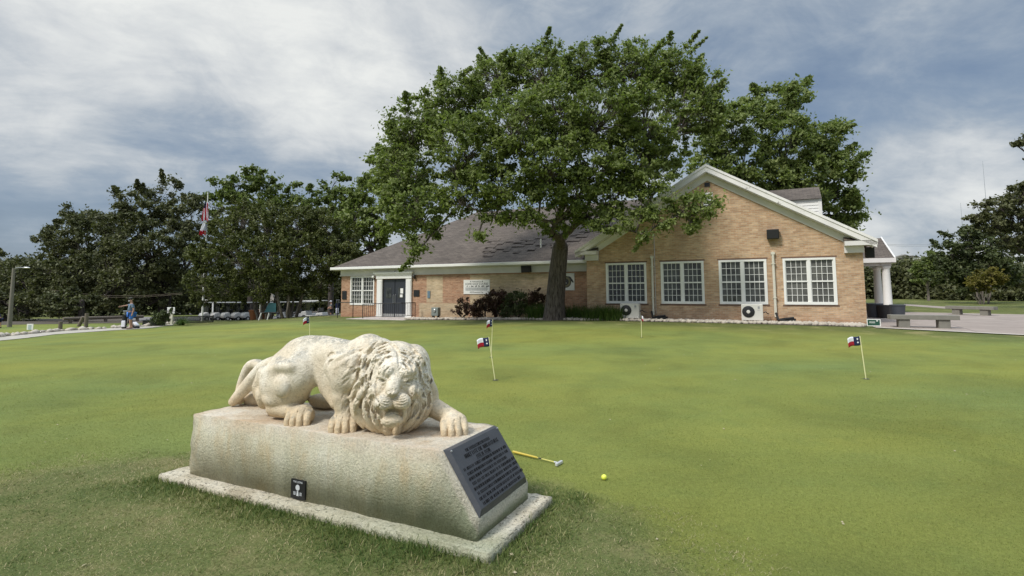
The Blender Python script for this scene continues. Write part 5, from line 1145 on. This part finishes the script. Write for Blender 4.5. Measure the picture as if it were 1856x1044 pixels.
# golf carts
def make_cart():
    c=thing('golf_cart','','golf cart'); 
    b=MB(); b.prism([(1.15,.30),(1.2,.55),(1.05,.78),(.62,.86),(.50,.42),(-.35,.40),(-.45,.66),(-1.10,.70),(-1.18,.34)],-.55,.55); b.build('body',M_['cartw'],c,bevel=.05)
    b=MB(); b.box(-.62,.02,-.50,.50,.66,.80); b.box(-.72,-.58,-.50,.50,.78,1.12); b.build('seat',M_['carts'],c,bevel=.04); MB().box(-1.05,.95,-.62,.62,1.78,1.85).build('roof',M_['cartw'],c,bevel=.03)
    for x0,x1 in ((.70,.62),(-.75,-.80)):
        for y in (-.52,.52): MB().tube([(x0,y,.75),(x1,y,1.79)],.022,6).build('post',M_['black'],c)
    MB().add([(.72,-.5,.88),(.72,.5,.88),(.64,.5,1.7),(.64,-.5,1.7)],[(0,1,2,3)]).build('windscreen',M_['glass'],c).modifiers.new('s','SOLIDIFY').thickness=.01
    MB().tube([(.55,-.25,.8),(.30,-.25,1.02)],.02,6).tube([(.30+.06*math.cos(a),-.25+.17*math.sin(a),1.02+.14*math.cos(a)) for a in np.linspace(0,6.283,13)],.014,5).build('steering_wheel',M_['black'],c)
    for y in (-.42,.42): MB().blob((1.14,y,.58),(.06,.09,.06),1).build('headlight',M_['metal'],c)
    for x in (.80,-.75):
        for y in (-.52,.52):
            wv=MB().lathe([(.20,-.08),(.23,-.06),(.23,.06),(.20,.08)],16,(0,0,0),0,Matrix.Translation((x,y,.23))@RX).build('wheel',M_['tyre'],c,smooth=True); MB().lathe([(.11,-.085),(.11,.085)],12,(0,0,0),0,Matrix.Translation((x,y,.23))@RX).build('rim',M_['cartw'],wv)
    return c
cart=make_cart(); used=False
spots=[(388,54,200),(407,54,201),(425,54,200),(444,54,199),(460,54,202),(500,54,200)]
words=['leftmost golf cart of the row, behind the end of the low fence','golf cart with a pale cowl, second from the left in the row','golf cart third from the left in the row','golf cart fourth from the left, just left of the myrtle stems','golf cart partly behind the left myrtle stems and orange planter','golf cart seen behind the teal board between the two myrtles',
 'white golf cart just right of the second myrtle, side on','white golf cart in the middle of the three right of the myrtles','rightmost white golf cart with a black rear wheel, nearest the standing man']
for i,(px,d,an) in enumerate(spots+[(532,53,176),(552,54,184),(571,52,172)]):
    o=cart if i==0 else dup(cart); p_=at_d(px,d); o.location=p_; o.rotation_euler=(0,0,R(an)+ (R(32) if i<6 else 0)); tag(o,words[i],'golf cart','golf carts parked in the yard'); 
# parked cars
def make_car(px,d,rz,m,label,L=4.6):
    p_=at_d(px,d); c=thing('parked_car',label,'car',p_,rz,'cars in the car park')
    MB().prism([(-L/2,.35),(-L/2,.80),(-L/2+.25,.95),(-1.0,1.02),(1.25,1.0),(L/2-.1,.80),(L/2,.38)][::-1],-.88,.88).build('body',m,c,bevel=.08)
    MB().prism([(-1.9,.98),(-1.45,1.44),(.35,1.48),(1.2,.98)][::-1],-.76,.76).build('cabin',M_['glass'],c,bevel=.06); MB().prism([(-1.45,1.445),(-1.3,1.50),(.25,1.52),(.36,1.485)][::-1],-.74,.74).build('roof',m,c,bevel=.02)
    for x in (-1.4,1.4):
        for y in (-.82,.82): wv=MB().lathe([(.30,-.11),(.33,-.08),(.33,.08),(.30,.11)],18,(0,0,0),0,Matrix.Translation((x,y,.33))@RX).build('wheel',M_['tyre'],c,smooth=True); MB().lathe([(.2,-.115),(.2,.115)],14,(0,0,0),0,Matrix.Translation((x,y,.33))@RX).build('rim',M_['metal'],wv)
    for y in (-.62,.62): MB().blob((L/2-.12,y,.72),(.12,.16,.08),1).build('headlight',M_['wcloth'],c)
    return c
make_car(361,93,R(172),mat('black_car_paint',(.02,.022,.028),.2),'dark car with a bright wheel behind the flagpole'); make_car(342,99,R(175),mat('navy_car_paint',(.03,.035,.06),.2),'dark blue car mostly hidden behind the black car'); make_car(384,97,R(172),mat('maroon_car_paint',(.09,.02,.025),.25),'maroon car right of the flagpole behind the white frame')

# ------------------------------------------------ people
def skin_body(name,J,E,rad,m,parent,lv=1):
    me=bpy.data.meshes.new(name); me.from_pydata(J,E,[]); o=bpy.data.objects.new(name,me); COL.objects.link(o); o.parent=parent; me.materials.append(m)
    me.skin_vertices or None
    md=o.modifiers.new('skin','SKIN'); md.use_smooth_shade=True; 
    if not me.skin_vertices: 
        bm=bmesh.new(); bm.from_mesh(me); bm.verts.layers.skin.verify(); bm.to_mesh(me); bm.free()
    for i,v in enumerate(me.skin_vertices[0].data): v.radius=(rad[i],rad[i]*.85) if not hasattr(rad[i],'__len__') else rad[i]; v.use_root=(i==0)
    s=o.modifiers.new('sub','SUBSURF'); s.levels=s.render_levels=lv; return o
def person(label,p,rz,arms,shirt,short,hat,k=1.0,belly=1.,lean=0.,lg=((-.10,.05),(.10,-.05)),beard=False):
    c=thing('person',label,'person',p,rz); H=.0
    # local: faces -y ... x is the person's left-right axis
    def lx(z): return -lean*max(0,z-.9)
    y=lx
    J=[(0,y(.95),.95),(0,y(1.15)-.02*belly,1.15),(0,y(1.38),1.38),(0,y(1.50),1.50),(0,y(1.58)-.02,1.60),(0,y(1.72)-.04,1.72)]; E=[(0,1),(1,2),(2,3),(3,4),(4,5)]; r=[.15*belly,.165*belly,.16,.062,.085,.085]
    for sg,(fx,fy) in zip((-1,1),lg):
        b=len(J); J+=[(sg*.10,0,.88),((sg*.10+fx)/2+sg*.01,fy*.5-.03,.48),(fx,fy+.02,.09),(fx,fy-.14,.045)]; E+=[(0,b),(b,b+1),(b+1,b+2),(b+2,b+3)]; r+=[.10*belly**.5,.062,.042,.038]
    hands=[]
    for sg,(e_,h_) in zip((-1,1),arms):
        b=len(J); J+=[(sg*.19,y(1.40),1.40),e_,h_]; E+=[(2,b),(b,b+1),(b+1,b+2)]; r+=[.062,.045,.032]
        d=(Vector(h_)-Vector(e_)).normalized(); sdv=d.orthogonal().normalized()
        for q in range(5):
            b2=len(J); o_=sdv*(q-2)*.016; tip=Vector(h_)+d*(.085+.012*(2-abs(q-2)))+o_; 
            if q==0: tip=Vector(h_)+d*.05+sdv*-.05
            J.append(tuple(tip)); E.append((b+2,b2)); r.append(.011)
        hands.append((b,b+1,b+2))
    body=skin_body('body',J,E,r,M_['skin'],c,1)
    i=hands; SJ=[J[0],J[1],J[2],(J[3][0],J[3][1],1.46)]; SE=[(0,1),(1,2),(2,3)]; sr=[.172*belly,.192*belly,.178,.085]
    for (s_,e_,h_) in i:
        b=len(SJ); mid=tuple((Vector(J[s_])*.25+Vector(J[e_])*.75)); SJ+=[J[s_],mid]; SE+=[(2,b),(b,b+1)]; sr+=[.088,.072]
    skin_body('shirt',SJ,SE,sr,shirt,c,1)
    PJ=[(0,y(.95),.96)];PE=[];pr=[.168*belly]
    for a in (6,10): b=len(PJ); kn=Vector(J[a]).lerp(Vector(J[a+1]),.88); PJ+=[J[a],tuple(kn)]; PE+=[(0,b),(b,b+1)]; pr+=[.125*belly**.5,.105]
    skin_body('shorts',PJ,PE,pr,short,c,1)
    hx,hy,hz=J[5]; cp_=MB(); cp_.blob((hx,hy+.005,hz+.045),(.098,.108,.075),2); cp_.blob((hx,hy-.12,hz+.035),(.07,.07,.012),2); cp_.build('cap',hat,c,smooth=True,angle=0)
    f=MB(); f.blob((hx,hy-.088,hz-.03),(.016,.024,.022),1); f.build('nose',M_['skin'],body,smooth=True,angle=0)
    if beard: MB().blob((hx,hy-.06,hz-.10),(.07,.045,.06),2).build('beard',mat('grey_beard',(.42,.42,.42),.9),c,smooth=True,angle=0)
    shm=mat('brown_shoe',(.16,.09,.06),.7) if beard else M_['rubber']
    for a in (8,12): q=Vector(J[a]); MB().blob((q.x,q.y-.07,.05),(.055,.15,.055),2).build('shoe',shm,c,smooth=True,angle=0)
    c.scale=(k,k,k); return c
gpos=gpt(237,597)
hgt=(597-541)*gpos.y/F_PX/1.80
person('stout golfer in blue grey shirt and bright blue shorts reaching out one arm',gpos,R(-48),[((-.36,-.22,1.36),(-.40,-.50,1.30)),((.30,.05,1.12),(.33,-.02,.86))],mat('blue_grey_shirt',(.13,.19,.26),.9,var=.2),mat('bright_blue_shorts',(.06,.20,.62),.85),mat('dark_cap',(.05,.05,.04),.9),hgt,1.28,.06,beard=True)
pp=at_d(601,56); person('slim man in grey shirt and white cap standing beyond the clubhouse end',pp,R(-60),[((-.28,-.12,1.18),(-.16,-.30,1.05)),((.28,-.12,1.18),(.14,-.32,1.02))],mat('grey_shirt',(.11,.12,.12),.9),M_['black'],M_['wcloth'],1.0)
pp=at_d(4,33); person('figure in navy clothes and a pale cap bending at the extreme left edge',pp,R(-80),[((-.3,-.35,1.05),(-.28,-.6,.85)),((.3,-.35,1.05),(.25,-.6,.8))],M_['blue'],M_['blue'],M_['wcloth'],.62,1.1,.5)
def golf_bag(p,rz,tx,label,body,acc,s=1.,clubs=True):
    o=thing('golf_bag',label,'golf bag',p,rz,'golf bags'); M=Matrix.Rotation(tx,4,'X')
    b=MB(); b.lathe([(.11,0),(.13,.05),(.125,.45),(.14,.80),(.15,.84)],14,(0,0,0),0,M); b.build('bag',body,o,smooth=True); MB().box(-.10,.10,-.20,-.10,.12,.50,0,M).build('pocket',acc,o,bevel=.03)
    if clubs:
        cl=MB(); 
        for i in range(5): a=i*1.25; cl.tube([M@Vector((.05*math.cos(a),.05*math.sin(a),.8)),M@Vector((.09*math.cos(a),.09*math.sin(a),1.05))],.008,4); q=M@Vector((.09*math.cos(a),.09*math.sin(a),1.08)); cl.blob(q,(.045,.03,.03),1)
        cl.build('club_heads',M_['metal'],o)
    MB().tube([M@Vector((.13,0,.75)),M@Vector((.24,0,.5)),M@Vector((.13,0,.25))],.018,6).build('strap',M_['black'],o); o.scale=(s,s,s); return o
q=gpt(219,597)+Vector((0,.25,0)); golf_bag(q,.3,-.05,'white and black golf bag standing left of the golfer under his outstretched arm',M_['black'],M_['wcloth'],.95*hgt)
q=gpt(250,596); golf_bag(q,1.2,-1.05,'dark golf bag leaning low behind the golfer',M_['black'],M_['wcloth'],.95*hgt,False)
q=at_d(612.5,44); golf_bag(q,.2,-.0,'tall dark golf bag with a white towel against the brick corner',M_['blue'],M_['wcloth'],1.15)

# ------------------------------------------------ far distance
V=[];F=[];n=60
for i in range(n+1):
    x=900+i*(1900/n); h=12+74*math.exp(-((x-1230)/380)**2)+10*math.sin(i*.9)+5*math.sin(i*2.3)
    for j,(yy,hh) in enumerate(((1250,0),(1400,.55),(1560,1.),(1900,.9),(2300,0))): V.append((x,yy,h*hh-5*(hh==0)+ (4*math.sin(i*1.7+j) if 0<hh<1 else 0)))
F=[(i*5+j,i*5+5+j,i*5+6+j,i*5+1+j) for i in range(n) for j in range(4)]
tag(np_mesh('hill',V,F,mat('wooded_hill',(.045,.058,.055),.95,var=.35,vs=.05),smooth=True),kind='structure')
for i,(px,py,w,h,lb) in enumerate(((1627,471,12,7,'white house at the left of the row on the distant hill'),(1637,470,16,10,'taller white house in the middle of the distant hill'),(1650,471,20,9,'long white house at the right of the distant hill row'))):
    q=at_y(px,py,1230); o=thing('hillside_house',lb,'house',(q.x,q.y,q.z-12),0,'white houses on the distant hill'); MB().box(-w,w,-6,6,-6,h+8).build('wall',M_['white'],o); MB().prism([(-w-1,h+8),(w+1,h+8),(0,h+13)],-7,7).build('roof',M_['bench'],o)
    for k in range(3): MB().box(-w*.6+k*w*.5,-w*.6+k*w*.5+3,-6.1,-6,h+1,h+5).build('window',M_['glass'],o)
for px,y0,y1,d,lb in ((1781,292,470,900,'tallest thin radio mast above the right hand trees'),(1741,368,470,900,'thin radio mast at the middle of the three'),(1718,414,470,900,'shortest thin radio mast nearest the porch')):
    a=at_y(px,y0,d); o=thing('radio_mast',lb,'mast',(a.x,a.y,0),0,'radio masts on the skyline'); MB().tube([(0,0,0),(0,0,a.z*.7),(0,0,a.z)],[.42,.34,.16],6).build('mast',mat('blue_grey_steel',(.22,.25,.28),.6),o)  # one even blue-grey steel for the masts
    MB().tube([(0,0,a.z*.4-1),(0,0,a.z*.4+1)],.6,6).build('collar',M_['metal'],o)
o=thing('power_line','faint twin wires crossing the sky right of the porch roof','wires',(0,0,0))
for y0,y1 in ((443,446),(441,443)):
    a=at_y(1560,y0,120);b=at_y(1720,y1,120); MB().tube([a,a.lerp(b,.5)+Vector((0,0,-.25)),b],.035,4).build('wire',M_['metal'],o)
